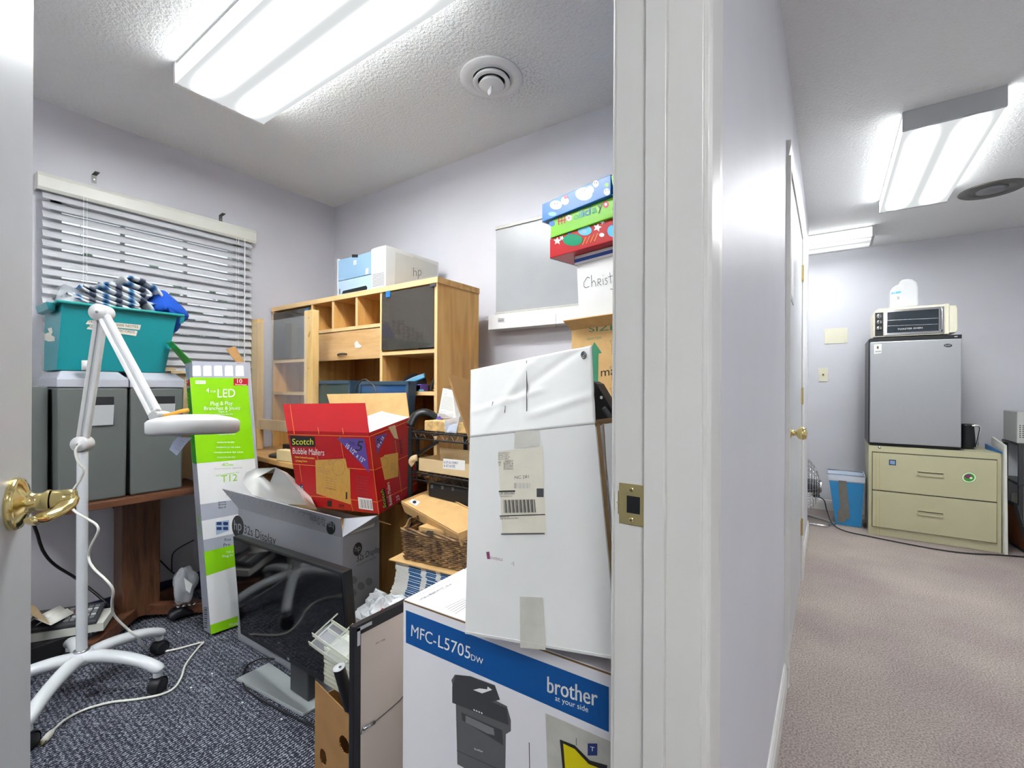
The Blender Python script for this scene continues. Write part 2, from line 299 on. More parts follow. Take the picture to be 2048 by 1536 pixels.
class Fr:     # the plane of a face
    def __init__(s, O, A, B):
        s.O = V(O); s.U = V(A)-s.O; s.Vv = V(B)-s.O; s.n = s.U.cross(s.Vv).normalized()
        if s.n.dot(V((0, 0, CH))-s.O) < 0: s.n = -s.n
    def px(s, px, py, layer=0):
        q = ray(px, py); c = V((0, 0, CH)); t = (s.O-c).dot(s.n)/q.dot(s.n)
        return c+q*t+s.n*(.0005*layer)
def posed(O, rot, dims):
    R = Euler([math.radians(a) for a in rot], 'XYZ').to_matrix(); O = V(O)
    ax, ay, az = R@V((dims[0], 0, 0)), R@V((0, dims[1], 0)), R@V((0, 0, dims[2]))
    return [O, O+ax, O+ax+ay, O+ay, O+az, O+ax+az, O+ax+ay+az, O+ay+az]
def thing(name, label, cat, loc, group=None):
    o = D.objects.new(name, None); COL.objects.link(o); o.location = loc; o.empty_display_size = .05; PO[o.name] = V(loc)
    return tag(o, label, cat, group)
def tag(o, label, cat, group=None):
    o['label'] = label; o['category'] = cat
    if group: o['group'] = group
    return o
def struct(o): o['kind'] = 'structure'; return o

# ------------------------------------------------------------------ the rooms
XL, YB, XM0, XM1, YH, XR, YF, YE = -2.94, 1.96, -.248, -.138, 5.28, 2.4, -2.0, 4.35
DJ0, DJ1, DH = -.15, .62, 2.05      # office doorway
OY0 = -1.7
m = MB(); m.box(XL-.12, OY0-.1, -.1, XM0+.03, YB+.1, 0, 'carpet_navy'); struct(m.build('floor', base=(0, 0, 0)))
m = MB(); m.box(XM0+.03, YF-.1, -.1, XR+.1, YH+.1, 0, 'carpet_taupe').box(-2.2, YB+.1, -.1, XM0+.03, YH+.1, 0, 'carpet_taupe'); struct(m.build('floor_hall', base=(0, 0, 0)))
m = MB(); m.box(XL-.12, OY0-.1, CE, XM0, YB+.05, CE+.1, 'ceiling_stipple'); struct(m.build('ceiling', base=(0, 0, CE)))
m = MB(); m.box(XM0, YF-.1, CE, XR+.1, YH+.1, CE+.1, 'ceiling_stipple').box(-2.2, YB+.05, CE, XM0, YH+.1, CE+.1, 'ceiling_stipple'); struct(m.build('ceiling_hall', base=(0, 0, CE)))
# window wall with its opening
WY0, WY1, WZ0, WZ1 = .50, 1.34, .95, 2.03
m = MB(); m.box(XL-.12, OY0, 0, XL, WY0, CE, 'wall_paint').box(XL-.12, WY1, 0, XL, YB, CE, 'wall_paint').box(XL-.12, WY0, 0, XL, WY1, WZ0, 'wall_paint').box(XL-.12, WY0, WZ1, XL, WY1, CE, 'wall_paint'); struct(m.build('wall_left'))
m = MB(); m.box(XL-.12, YB, 0, XM0, YB+.1, CE, 'wall_paint'); struct(m.build('wall_back'))
m = MB(); m.box(XL-.12, OY0-.1, 0, XM0, OY0, CE, 'wall_paint'); struct(m.build('wall_front'))
def midwall():
    m = MB()
    for a, b, z in ((YF, DJ0-.02, 0), (DJ1+.02, YE, 0), (DJ0-.02, DJ1+.02, DH+.02)):
        m.box(XM0, a, z, (XM0+XM1)/2, b, CE, 'wall_paint').box((XM0+XM1)/2, a, z, XM1, b, CE, 'wall_paint_hall')
    return m
struct(midwall().build('wall_middle'))
m = MB(); m.box(-2.2, YH, 0, XR+.1, YH+.1, CE, 'wall_paint_hall'); struct(m.build('wall_hall_back'))
m = MB(); m.box(XR, YF, 0, XR+.1, YH, CE, 'wall_paint_hall'); struct(m.build('wall_right'))
m = MB(); m.box(XM1, YF-.1, 0, XR+.1, YF, CE, 'wall_paint_hall'); struct(m.build('wall_hall_front'))
m = MB(); m.box(-2.2, YB+.1, 0, -2.1, YH, CE, 'wall_paint_hall'); struct(m.build('wall_far_left'))
m = MB(); m.box(XL, OY0, 0, XL+.012, YB, .10, 'base_navy'); struct(m.build('baseboard_left'))
m = MB(); m.box(XL+.012, YB-.012, 0, XM0, YB, .10, 'base_navy'); struct(m.build('baseboard_back'))
def baseprof(m, p, q, n):
    p = V(p); q = V(q); n = V(n)
    m.prism([(0, 0), (.012, 0), (.012, .07), (.009, .078), (.009, .09), (.004, .1), (0, .1)], p, n, V((0, 0, 1)), q-p, 'trim_paint')
m = MB(); baseprof(m, (XM1, .69, 0), (XM1, 2.03, 0), (1, 0, 0)); struct(m.build('baseboard_hall_near'))
m = MB(); baseprof(m, (XM1, 3.30, 0), (XM1, YE, 0), (1, 0, 0)); struct(m.build('baseboard_hall_far'))
m = MB(); baseprof(m, (-2.1, YH, 0), (XR, YH, 0), (0, -1, 0)); struct(m.build('baseboard_hall_back'))

# office doorway: jamb, stop, casing, strike plate
m = MB()
m.box(XM0-.004, DJ1, 0, XM1+.004, DJ1+.02, DH, 'trim_paint').box(XM0-.004, DJ0-.02, 0, XM1+.004, DJ0, DH, 'trim_paint').box(XM0-.004, DJ0-.02, DH, XM1+.004, DJ1+.02, DH+.02, 'trim_paint')
m.box(-.206, DJ1-.011, 0, -.178, DJ1, DH, 'trim_paint').box(-.206, DJ0, 0, -.178, DJ0+.011, DH, 'trim_paint').box(-.206, DJ0, DH-.011, -.178, DJ1, DH, 'trim_paint')
for sx, x0 in ((1, XM1), (-1, XM0)):
    for y0, sy in ((DJ1+.006, 1), (DJ0-.006, -1)):
        m.prism([(0, 0), (0, .010), (.006, .013), (.04, .016), (.057, .016), (.06, .011), (.06, 0)], (x0, y0, 0), V((0, sy, 0)), V((sx, 0, 0)), V((0, 0, DH+.006)), 'trim_paint')
    m.prism([(0, 0), (0, .010), (.006, .013), (.04, .016), (.057, .016), (.06, .011), (.06, 0)], (x0, DJ0-.066, DH+.006), V((0, 0, 1)), V((sx, 0, 0)), V((0, DJ1-DJ0+.132, 0)), 'trim_paint')
struct(m.build('trim_1', bevel=.0012))
t = thing('strike_plate', 'brass strike plate screwed to the white jamb of the near doorway', 'strike plate', (-.225, DJ1, .95))
z0, z1 = W(1265, 1050, y=DJ1).z, W(1265, 968, y=DJ1).z
m = MB(); m.box(-.2445, DJ1-.0018, z0, -.207, DJ1, z1, 'brass_dull'); zc = (z0+z1)/2
m.tube([(-.2445, DJ1-.001, zc), (-.249, DJ1+.001, zc), (-.253, DJ1+.006, zc)], .001, 'brass_dull', n=8)
m.hexa([(-.2445, DJ1-.0018, zc-.017), (-.255, DJ1+.006, zc-.014), (-.254, DJ1+.008, zc-.014), (-.2445, DJ1, zc-.017), (-.2445, DJ1-.0018, zc+.017), (-.255, DJ1+.006, zc+.014), (-.254, DJ1+.008, zc+.014), (-.2445, DJ1, zc+.017)], 'brass_dull')
m.build('plate', t, bevel=.0007)
m = MB(); m.box(-.233, DJ1-.0024, zc-.012, -.214, DJ1-.0014, zc+.012, 'black'); m.build('latch_hole', t, bevel=.002)
for dz in (-.021, .021):
    m = MB(); m.lathe([(.0035, 0), (.003, .001), (0, .0013)], (-.226, DJ1-.0018, zc+dz), 'brass', (0, -1, 0), 16)
    m.box(-.2283, DJ1-.0034, zc+dz-.0004, -.2237, DJ1-.003, zc+dz+.0004, 'ink').box(-.2264, DJ1-.0034, zc+dz-.0023, -.2256, DJ1-.003, zc+dz+.0023, 'ink'); m.build('screw', t)

# the open office door
th = math.radians(22.6); HG = V((-.243, DJ0+.002, 0)); dd = V((-math.cos(th), math.sin(th), 0)); dn = V((math.sin(th), math.cos(th), 0))
door = struct(D.objects.new('door_1', None)); COL.objects.link(door); door.location = HG; PO['door_1'] = HG.copy()
m = MB(); m.obox(HG+V((0, 0, .01))-dn*.035, dd*.757, dn*.035, V((0, 0, DH-.015)), 'door_paint'); m.build('door_slab', door, bevel=.002)
kc = W(33, 999, d=.66); s_ = (kc-HG).dot(dd); kc = HG+dd*s_+V((0, 0, kc.z)); kc = HG+dd*.686+V((0, 0, .995))
m = MB(); m.lathe([(.034, 0), (.0345, .004), (.032, .008), (.030, .0085), (.027, .011), (.017, .014), (.012, .02), (.0115, .028), (.015, .033), (.015, .036)], kc, 'brass', dn, 48)
m.lathe([(.0115, .034), (.0135, .037), (.0135, .057), (.011, .061), (0, .062)], kc, 'brass', dn, 32)
m.lathe([(.0022, 0), (.0022, .001), (0, .001)], kc+dn*.044+dd*.0133, 'ink', dd, 12)
L_ = [kc+dn*.055, kc+dn*.054-dd*.014-V((0, 0, .005)), kc+dn*.046-dd*.030-V((0, 0, .011)), kc+dn*.038-dd*.048-V((0, 0, .013)), kc+dn*.036-dd*.066-V((0, 0, .011)), kc+dn*.037-dd*.082-V((0, 0, .006))]
m.tube(L_, .01, 'brass', n=16, rs=[.010, .011, .0105, .010, .009, .006], sub=5, flat=.62)
m.build('door_handle', door)

# second hall door
m = MB(); d0, d1 = 2.10, 3.22
for y0, sy in ((d0, -1), (d1, 1)):
    m.prism([(0, 0), (0, .010), (.04, .016), (.057, .016), (.06, 0)], (XM1, y0, 0), V((0, sy, 0)), V((1, 0, 0)), V((0, 0, DH)), 'trim_paint')
m.prism([(0, 0), (0, .010), (.04, .016), (.057, .016), (.06, 0)], (XM1, d0-.06, DH), V((0, 0, 1)), V((1, 0, 0)), V((0, d1-d0+.12, 0)), 'trim_paint')
struct(m.build('trim_2', bevel=.001))
m = MB(); m.box(XM1-.03, d0, .01, XM1+.003, d1, DH, 'door_paint'); door2 = struct(m.build('door_2', bevel=.002))
for z in (1.84, 1.11, .33):
    m = MB(); m.box(XM1+.002, d1-.035, z-.045, XM1+.006, d1-.004, z+.045, 'brass_dull').cyl((XM1+.009, d1-.002, z-.05), (XM1+.009, d1-.002, z+.05), .006, 'brass_dull', n=12); m.build('hinge', door2)
m = MB(); m.lathe([(.03, 0), (.03, .004), (.012, .01), (.011, .025), (.024, .035), (.027, .048), (.022, .060), (0, .064)], (XM1+.003, 2.2, .97), 'brass', (1, 0, 0), 28); m.build('door_knob', door2)
m = MB(); m.box(XM1+.003, 2.22, 1.53, XM1+.006, 2.42, 1.84, 'light_grey').box(XM1+.0035, 2.24, 1.55, XM1+.0066, 2.40, 1.82, 'paper'); m.build('door_sign', door2)

# window frame, panes and what lies outside
m = MB(); x0, x1 = XL-.10, XL-.03; fw = .045
m.box(x0, WY0, WZ0, x1, WY0+fw, WZ1, 'white').box(x0, WY1-fw, WZ0, x1, WY1, WZ1, 'white').box(x0, WY0, WZ1-fw, x1, WY1, WZ1, 'white').box(x0, WY0, WZ0, x1, WY1, WZ0+fw, 'white').box(x0+.01, WY0, 1.47, x1-.01, WY1, 1.51, 'white')
m.box(XL-.03, WY0-.0, WZ0, XL+.0, WY1, WZ0+.015, 'white')
for k in (1, 2): m.box(x0+.02, WY0+(WY1-WY0)*k/3-.009, WZ0, x0+.035, WY0+(WY1-WY0)*k/3+.009, WZ1, 'white')
for z in (1.23, 1.75): m.box(x0+.02, WY0, z-.009, x0+.035, WY1, z+.009, 'white')
win = struct(m.build('window_1'))
m = MB(); m.box(x0+.025, WY0+fw, WZ0+fw, x0+.03, WY1-fw, WZ1-fw, 'acrylic'); m.build('pane', win)
m = MB(); m.box(-9, -5, -.4, XL-.13, 8, -.3, 'exterior_ground'); o = m.build('lawn'); struct(o)
m = MB()
for k in range(2600):
    c = V((-5.2+random.gauss(0, .5), random.uniform(-1.2, 4.4), random.uniform(-.2, 1.9)+random.gauss(0, .18))); a = V([random.gauss(0, 1) for _ in range(3)]).normalized()*.09; b = a.cross(V([random.gauss(0, 1) for _ in range(3)])).normalized()*.06
    m.quad([c-a, c+b, c+a, c-b], 'leaf')
for k in range(7): m.cyl((-5.2, -1+.9*k, -.32), (-5.2+.1, -1+.9*k, 1.5), .03, 'brown_board', n=6)
tag(m.build('hedge'), 'grey green hedge outside the window, glimpsed through the blind', 'hedge')['kind'] = 'stuff'

# ------------------------------------------------------------------ ceiling fittings
def light(name, label, x0, y0, x1, y1, axis, strength, caps=True, grp=None):
    """wrap-round two-tube fitting; axis = 0/1, the way its tubes are spread"""
    zb = CE-.085; c = V(((x0+x1)/2, (y0+y1)/2, CE-.085)); t = thing('ceiling_light', label, 'light', c, grp)
    half = (x1-x0 if axis == 0 else y1-y0)/2; mn = 'lens_'+name; lamp_mat(mn, (y1-y0 if axis == 0 else x1-x0)/2, half, axis, strength)
    e = .018; s = .022
    m = MB()
    if axis == 1: m.hexa([(x0+e, y0, zb), (x1-e, y0, zb), (x1-e, y1, zb), (x0+e, y1, zb), (x0+e, y0-.0, CE-.012), (x1-e, y0, CE-.012), (x1-e, y1, CE-.012), (x0+e, y1, CE-.012)], mn)
    else: m.hexa([(x0, y0+e, zb), (x1, y0+e, zb), (x1, y1-e, zb), (x0, y1-e, zb), (x0, y0+e, CE-.012), (x1, y0+e, CE-.012), (x1, y1-e, CE-.012), (x0, y1-e, CE-.012)], mn)
    if 'lens_side' not in MATS: lamp_mat('lens_side', None, 0, 0, None)
    k_ = m.mi('lens_side'); m.m[2:] = [k_]*4
    m.build('diffuser', t)
    m = MB(); m.box(x0+e, y0+e, CE-.012, x1-e, y1-e, CE, 'white'); m.build('housing', t)
    for k in (0, 1):
        m = MB()
        if axis == 1: xx = x0 if k == 0 else x1-e; m.box(xx, y0-.003, zb-.003, xx+e, y1+.003, CE, 'light_grey' if caps else 'bright_white')
        else: yy = y0 if k == 0 else y1-e; m.box(x0-.003, yy, zb-.003, x1+.003, yy+e, CE, 'light_grey')
        m.build('end_cap', t, bevel=.002)
    return t
light('office', 'long glowing two-tube ceiling light over the cluttered office', -2.165, .722, -.94, 1.067, 1, TUBE_OFFICE, False)
light('office_fill', 'added fill light over the near part of the office, behind the open door', -2.165, -1.15, -.94, -.80, 1, TUBE_OFFICE*1.1)  # unseen fitting, added to brighten the front faces of the boxes
light('hall', 'glowing ceiling light with a grey end cap, over the hall carpet', .281, 2.79, .618, 4.02, 0, TUBE_HALL)
light('hall_far', 'ceiling light lying crosswise near the far hall wall', -.94, 4.58, .293, 4.90, 1, TUBE_HALL*.35)
light('hall_behind_fill', 'added fill light over the near end of the hall, outside the picture', .45, -1.5, .79, -.28, 0, TUBE_HALL)  # added behind the camera to light the door, jamb and near wall
light('hall_side_fill', 'added fill light over the right side of the hall, outside the picture', 1.45, 1.2, 1.79, 2.42, 0, TUBE_HALL*.25)  # extra unseen fitting, invented as fill for the hall

vc = V((-1.165, 1.512, CE)); t = thing('ceiling_vent', 'round white air outlet with dark inner rings on the office ceiling', 'vent', vc)
m = MB(); m.lathe([(.128, 0), (.131, .004), (.128, .008), (.10, .012), (.078, .010), (.076, .0), (.076, -.0)], vc, 'white', (0, 0, -1), 56); m.build('outer_ring', t)
m = MB(); m.lathe([(.077, .001), (.02, .0012)], vc, 'vent_dark', (0, 0, -1), 40).lathe([(.030, 0), (.030, .02)], vc, 'vent_dark', (0, 0, -1), 24); m.build('throat', t)
m = MB(); m.lathe([(.068, .006), (.0785, .022), (.077, .024), (.060, .024), (.056, .016)], vc, 'white', (0, 0, -1), 48); m.build('middle_ring', t)
m = MB(); m.lathe([(.040, .014), (.053, .033), (.050, .036), (.012, .040), (0, .040)], vc, 'white', (0, 0, -1), 48); m.build('centre_cone', t)
m = MB(); m.tube([vc-V((0, 0, .038)), vc+V((-.002, -.004, -.055))], .006, 'bright_white', n=12, sub=1); m.blob(vc+V((-.004, -.008, -.062)), (.010, .004, .014), 'bright_white'); m.build('knob', t)
vc = V((.86, 4.19, CE)); t = thing('ceiling_speaker', 'round dark grey metal grille on the hall ceiling', 'vent', vc)
m = MB(); m.lathe([(.158, 0), (.160, .004), (.15, .010), (.118, .006), (.112, .009), (.108, .005), (0, .004)], vc, 'metal_dark', (0, 0, -1), 48); m.build('rim', t)
m = MB(); m.lathe([(.075, .004), (.072, .012), (0, .014)], vc, 'mid_grey', (0, 0, -1), 40); m.build('centre_disc', t)

# ------------------------------------------------------------------ blind and its brackets
BX = XL+.045
t = thing('window_blind', 'white slatted blind with a cream valance over the window', 'blind', (BX, .92, .68))
m = MB(); m.prism([(0, 0), (.0, .078), (.014, .078), (.022, .06), (.022, .012), (.012, 0)], (XL+.048, .449, 2.026), V((1, 0, 0)), V((0, 0, 1)), V((0, .937, 0)), 'valance').box(XL, .449, 2.03, XL+.05, .455, 2.104, 'valance').box(XL, 1.380, 2.03, XL+.05, 1.386, 2.104, 'valance'); m.build('valance', t, bevel=.002)
m = MB(); m.box(XL+.01, .465, 2.04, XL+.055, 1.37, 2.09, 'white'); m.build('headrail', t)
m = MB(); z = 2.012; k = 0
while z > .80:
    a = math.radians(52 if z > 1.45 else 58+10*(1.45-z)); cx, sz = .0245*math.cos(a), .0245*math.sin(a); y0, y1 = .468, 1.366
    p = [(BX+cx, y0, z-sz), (BX+.002, y0, z+.0015), (BX-cx, y0, z+sz)]
    vs = []
    for q in p: vs += [q, (q[0], y1, q[2])]
    vs += [(v[0]-.001, v[1], v[2]-.0022) for v in vs]
    m.add(vs, [(0, 1, 3, 2), (2, 3, 5, 4), (6, 8, 9, 7), (8, 10, 11, 9), (0, 6, 7, 1), (4, 5, 11, 10), (0, 2, 8, 6), (2, 4, 10, 8), (1, 7, 9, 3), (3, 9, 11, 5)], 'blind')
    z -= .0427; k += 1
m.build('slats', t)
m = MB(); m.box(BX-.025, .468, .775, BX+.025, 1.366, .80, 'blind'); m.build('bottom_rail', t, bevel=.004)
for y in (.60, 1.27):
    m = MB()
    for dx in (-.026, .026): m.cyl((BX+dx, y, .78), (BX+dx, y, 2.04), .0012, 'bright_white', n=6)
    m.cyl((BX+.028, y+.012, 1.0), (BX+.028, y+.012, 2.03), .0009, 'bright_white', n=6); m.build('ladder_cord', t)
m = MB(); m.cyl((BX+.036, 1.313, .95), (BX+.036, 1.313, 2.03), .0028, 'bright_white', n=8); m.build('wand', t)
for i, (px, py) in enumerate(((188, 352), (441, 433))):
    c = W(px, py, x=XL); m = MB(); c.x = XL
    m.box(XL, c.y-.009, c.z-.035, XL+.0025, c.y+.009, c.z+.004, 'metal_dark').obox(c+V((0, -.009, .002)), (.032, .006, .010), (0, .018, 0), (0, 0, .0025), 'metal_dark').cyl(c+V((0, 0, -.018)), c+V((.005, 0, -.018)), .004, 'steel', n=10)
    tag(m.build('curtain_bracket'), ('small metal bracket above the left part of the blind', 'small metal bracket above the right part of the blind')[i], 'bracket', )

# whiteboard on the far wall
t = thing('whiteboard', 'frameless whiteboard with a deep white tray on the far wall', 'whiteboard', (-1.1, YB-.02, 1.44))
A = W(992, 466, y=YB-.02); x0, x1, zt = A.x, -.62, 1.995
m = MB(); m.box(x0, YB-.018, 1.50, x1, YB, zt, 'board_white'); m.build('board', t)
m = MB(); m.box(x0-.001, YB-.026, zt-.004, x1, YB, zt+.012, 'tape'); m.build('top_rail', t, bevel=.001)
m = MB(); m.box(x0, YB-.03, 1.527, x1, YB-.018, 1.55, 'tape').box(x0, YB-.085, 1.452, x1, YB-.002, 1.527, 'white')
f = Fr((x0, YB-.085, 1.45), (x1, YB-.085, 1.45), (x0, YB-.085, 1.53)); m.ln(f, (1112, 628), (1112, 655), .0015, 'ink_soft'); m.pr(f, 996, 636, 1009, 645, 'light_grey', 1); m.tx(f, 'PANASONIC', (997, 643.5), (1008, 642), 4, 'ink', 2)
m.build('tray', t, bevel=.002)

# ------------------------------------------------------------------ desk with hutch
HY0, HY1, HX0, HX1, HZ = 1.504, 1.80, -2.905, -1.462, 1.655
TP = .018
t = thing('desk_hutch', 'honey oak desk hutch with smoked glass doors and cubbyholes', 'shelf', ((HX0+HX1)/2, 1.65, .772))
def part(nm, par, *boxes, mt='oak', bevel=.0015):
    m = MB()
    for b in boxes: m.box(*b, mt)
    return m.build(nm, par, bevel=bevel)
DZ = .77
m = MB(); m.box(HX0-.004, HY0-.004, HZ-.028, HX1+.004, HY1+.002, HZ, 'oak_x'); m.box(HX0-.005, HY0-.006, HZ-.027, HX1+.005, HY0-.004, HZ-.001, 'oak_edge'); m.build('top_board', t, bevel=.003)
XA, XB = -2.475, -1.862          # the two inner uprights
for x in (HX0, HX1-TP): 
    m = MB(); m.box(x, HY0, DZ+.002, x+TP, HY1, HZ-.028, 'oak').box(x, HY0-.002, DZ+.002, x+TP, HY0, HZ-.028, 'oak_edge'); m.build('side_panel', t)
for x in (XA, XB):
    m = MB(); m.box(x, HY0+.002, DZ+.002, x+TP, HY1-.005, HZ-.028, 'oak').box(x, HY0, DZ+.002, x+TP, HY0+.002, HZ-.028, 'oak_edge'); m.build('upright', t)
def shelf(x0, x1, z, y0=HY0): 
    m = MB(); m.box(x0, y0+.002, z-.018, x1, HY1-.008, z, 'oak_x').box(x0, y0, z-.018, x1, y0+.002, z, 'oak_edge'); m.build('shelf', t)
shelf(HX0+TP, XA, 1.318); shelf(HX0+TP, XA, 1.12); shelf(XB+TP, HX1-TP, 1.328); shelf(XB+TP, HX1-TP, 1.132); shelf(XA+TP, XB, 1.475)
m = MB(); m.box(HX0+TP, HY1-.008, 1.12, XA, HY1-.002, HZ-.03, 'oak_dark').box(XA, HY1-.008, 1.30, XB+TP, HY1-.002, HZ-.03, 'oak_dark').box(XB, HY1-.008, .78, HX1-TP, HY1-.002, HZ-.03, 'oak_dark').box(XA, HY1-.008, 1.02, -2.14, HY1-.002, 1.3, 'oak_dark').box(HX0+TP, HY1-.008, .78, XA, HY1-.002, .92, 'oak_dark'); m.build('back_panel', t)
for x in (-2.262, -2.052):
    m = MB(); m.box(x-.009, HY0+.002, 1.475, x+.009, HY1-.01, HZ-.028, 'oak').box(x-.009, HY0, 1.475, x+.009, HY0+.002, HZ-.028, 'oak_edge'); m.build('cubby_divider', t)
m = MB(); m.box(XA+TP+.002, HY0+.001, 1.298, XB-.002, HY0+.018, 1.452, 'oak_panel')
f = Fr((XA, HY0, 1.3), (XB, HY0, 1.3), (XA, HY0, 1.45)); m.pp(f, [(710, 696), (709, 686), (714, 681), (718, 687), (724, 693), (718, 696)], 'paper'); fl = m.build('flap_door', t, bevel=.001)
m = MB(); hp = W(685, 710, y=HY0); m.tube([hp+V((-.04, -.002, .003)), hp+V((-.02, -.006, .006)), hp+V((.02, -.006, .006)), hp+V((.04, -.002, .003))], .0045, 'dark_grey', n=8); m.build('handle', fl)
m = MB(); m.box(XB+TP+.002, HY0-.006, 1.335, HX1-TP-.001, HY0-.001, HZ-.035, 'smoked'); g = m.build('glass_door', t)
c = W(777, 588, y=HY0-.008); m = MB(); m.box(c.x-.018, HY0-.010, c.z-.016, c.x+.014, HY0-.006, c.z+.014, 'blue_clip'); m.build('hinge', g)
c = W(870, 570, y=HY0-.008); m = MB(); m.box(c.x-.03, HY0-.010, c.z-.006, c.x+.006, HY0-.006, c.z+.008, 'dark_grey'); m.build('hinge', g)
m = MB(); m.box(HX0+TP+.002, HY0-.006, 1.325, XA-.002, HY0-.001, HZ-.04, 'smoked'); g = m.build('glass_door', t)
m = MB(); m.box(XA-.05, HY0-.010, HZ-.075, XA-.018, HY0-.006, HZ-.045, 'blue_clip'); m.build('hinge', g)
# the desk itself, a rounded front running out to the left wall
t = thing('computer_desk', 'honey oak desk with a rounded edge under the hutch', 'desk', (-2.2, 1.5, 0))
m = MB(); pr = [(-2.93, 1.27), (-2.62, 1.262), (-2.3, 1.235), (-2.14, 1.235), (-2.03, 1.27), (-1.98, 1.36), (-1.93, 1.455), (-1.47, 1.465), (-1.455, 1.93), (-2.93, 1.93)]
m.prism(pr, (0, 0, DZ-.03), V((1, 0, 0)), V((0, 1, 0)), (0, 0, .03), 'oak_x'); m.build('desk_top', t, bevel=.006)
for x in (-2.92, -1.50): part('side_panel', t, (x, 1.36 if x < -2 else 1.48, 0, x+.02, 1.9, DZ-.03))
part('modesty_panel', t, (-2.9, 1.86, .2, -1.48, 1.875, DZ-.03))
m = MB(); m.prism([(-2.85, 1.36), (-2.5, 1.33), (-2.05, 1.32), (-1.95, 1.48), (-1.52, 1.48), (-1.52, 1.8), (-2.85, 1.8)], (0, 0, .60), V((1, 0, 0)), V((0, 1, 0)), (0, 0, .018), 'oak_x'); m.build('keyboard_shelf', t, bevel=.003)
part('drawer_unit', t, (-1.95, 1.50, .02, -1.52, 1.84, .58), bevel=.003)

# printer on the hutch
O = V((-2.232, 1.512, HZ)); pw, pd, ph = .408, .37, .206
t = thing('laser_printer', 'grey and blue laser printer standing on top of the oak hutch', 'printer', O+V((pw/2, pd/2, .002)))
x0, y0, z0 = O; z0 += .002; xm = x0+.295
m = MB(); m.box(xm, y0-.004, z0, x0+pw, y0+pd, z0+ph, 'hpp_grey').box(x0, y0+.02, z0, xm, y0+pd, z0+ph-.01, 'hpp_grey')
m.box(x0-.004, y0, z0, x0+.006, y0+.1, z0+ph-.004, 'hpp_grey')
f = Fr((xm, y0-.004, z0), (x0+pw, y0-.004, z0), (xm, y0-.004, z0+ph))
for k in range(9): m.box(xm+.01, y0-.0046, z0+.01+k*.0075, x0+pw-.012, y0-.004, z0+.0125+k*.0075, 'ink_soft')
f = Fr((x0+pw, y0, z0), (x0+pw, y0+pd, z0), (x0+pw, y0, z0+ph))
m.pp(f, [(789, 569), (791, 504), (826, 515), (827, 512), (874, 531), (874, 549)], 'hpp_grey2'); m.tx(f, 'hp', (826, 553), (843, 551), 18, 'mid_grey', 2); m.ln(f, (822, 556), (823, 536), .001, 'mid_grey'); m.ln(f, (845, 553), (845, 539), .001, 'mid_grey'); m.ln(f, (823, 536), (845, 539), .001, 'mid_grey')
m.build('body', t, bevel=.008)
m = MB(); m.box(x0+.006, y0-.002, z0+.078, xm-.001, y0+.02, z0+ph-.012, 'hpp_blue')
f = Fr((x0, y0-.002, z0), (xm, y0-.002, z0), (x0, y0-.002, z0+ph)); m.pr(f, 704, 509, 716, 515, 'black'); m.pp(f, [(707, 530), (713, 529), (713, 520), (707, 521)], 'hpp_grey'); m.tx(f, 'hp', (708, 528), (712, 527), 5, 'hpp_blue', 2); m.pp(f, [(731, 549), (737, 547), (737, 536), (732, 537)], 'paper'); m.ln(f, (680, 558), (690, 556), .001, 'hpp_blue2'); m.build('front_cover', t, bevel=.002)
m = MB(); m.box(x0+.006, y0-.001, z0, xm-.001, y0+.02, z0+.076, 'hpp_blue2'); f = Fr((x0, y0-.001, z0), (xm, y0-.001, z0), (x0, y0-.001, z0+ph)); m.pp(f, [(684, 588), (686, 582), (724, 573), (732, 571), (735, 575), (734, 579)], 'black'); m.pr(f, 678, 578, 681, 588, 'pr_mid'); m.build('paper_tray', t, bevel=.002)

# things on the hutch shelves
z = 1.3285
t = thing('label_maker', 'teal and dark handheld gadget behind the right glass door', 'gadget', (-1.60, 1.64, z))
m = MB(); m.obox((-1.69, 1.60, z), (.17, .02, 0), (-.01, .10, 0), (0, 0, .022), 'black_soft'); m.build('base', t, bevel=.004)
m = MB(); m.obox((-1.63, 1.61, z+.024), (.13, .02, .03), (-.01, .08, 0), (0, 0, .02), 'gift_cyan').blob((-1.54, 1.65, z+.06), (.05, .035, .02), 'teal_rim'); m.build('cover', t)
z = 1.1325
t = thing('tape_dispenser', 'grey domed plastic gadget on the shelf right of the monitors', 'gadget', (-1.80, 1.62, z))
m = MB(); m.blob((-1.765, 1.65, z+.045), (.065, .06, .045), 'dark_grey').box(-1.825, 1.60, z, -1.72, 1.70, z+.02, 'dark_grey'); m.build('shell', t)
o = MB(); 
for k in range(4): o.tube([(-1.74+.01*k, 1.54, z+.02+.008*k), (-1.66, 1.55, z+.05+.005*k), (-1.60, 1.56, z+.07+.004*k)], .006, 'hpp_blue' if k % 2 else 'gift_cyan', n=8)
o.box(-1.70, 1.53, z+.0, -1.60, 1.59, z+.028, 'black_soft'); tag(o.build('pen_rest'), 'blue pens lying on a small dark rest on the shelf', 'pens')
m = MB(); m.obox((-1.645, 1.53, z), (.05, 0, 0), (0, .05, 0), (0, 0, .034), 'sc_purple'); m.pr(Fr((-1.645, 1.53, z), (-1.5, 1.53, z), (-1.645, 1.53, 1.2)), 838, 779, 848, 782, 'gift_cyan'); tag(m.build('purple_box', bevel=.002), 'small dark purple box beside the pens on the shelf', 'box')
m = MB(); m.tube([(-1.55, 1.55, z+.006), (-1.54, 1.56, z+.05), (-1.51, 1.57, z+.07), (-1.495, 1.57, z+.08)], .008, 'black', n=10).tube([(-1.56, 1.58, z+.006), (-1.53, 1.59, z+.03), (-1.50, 1.57, z+.006)], .006, 'steel', n=8); tag(m.build('hand_stapler'), 'black and chrome hand tool at the right end of the shelf', 'tool')

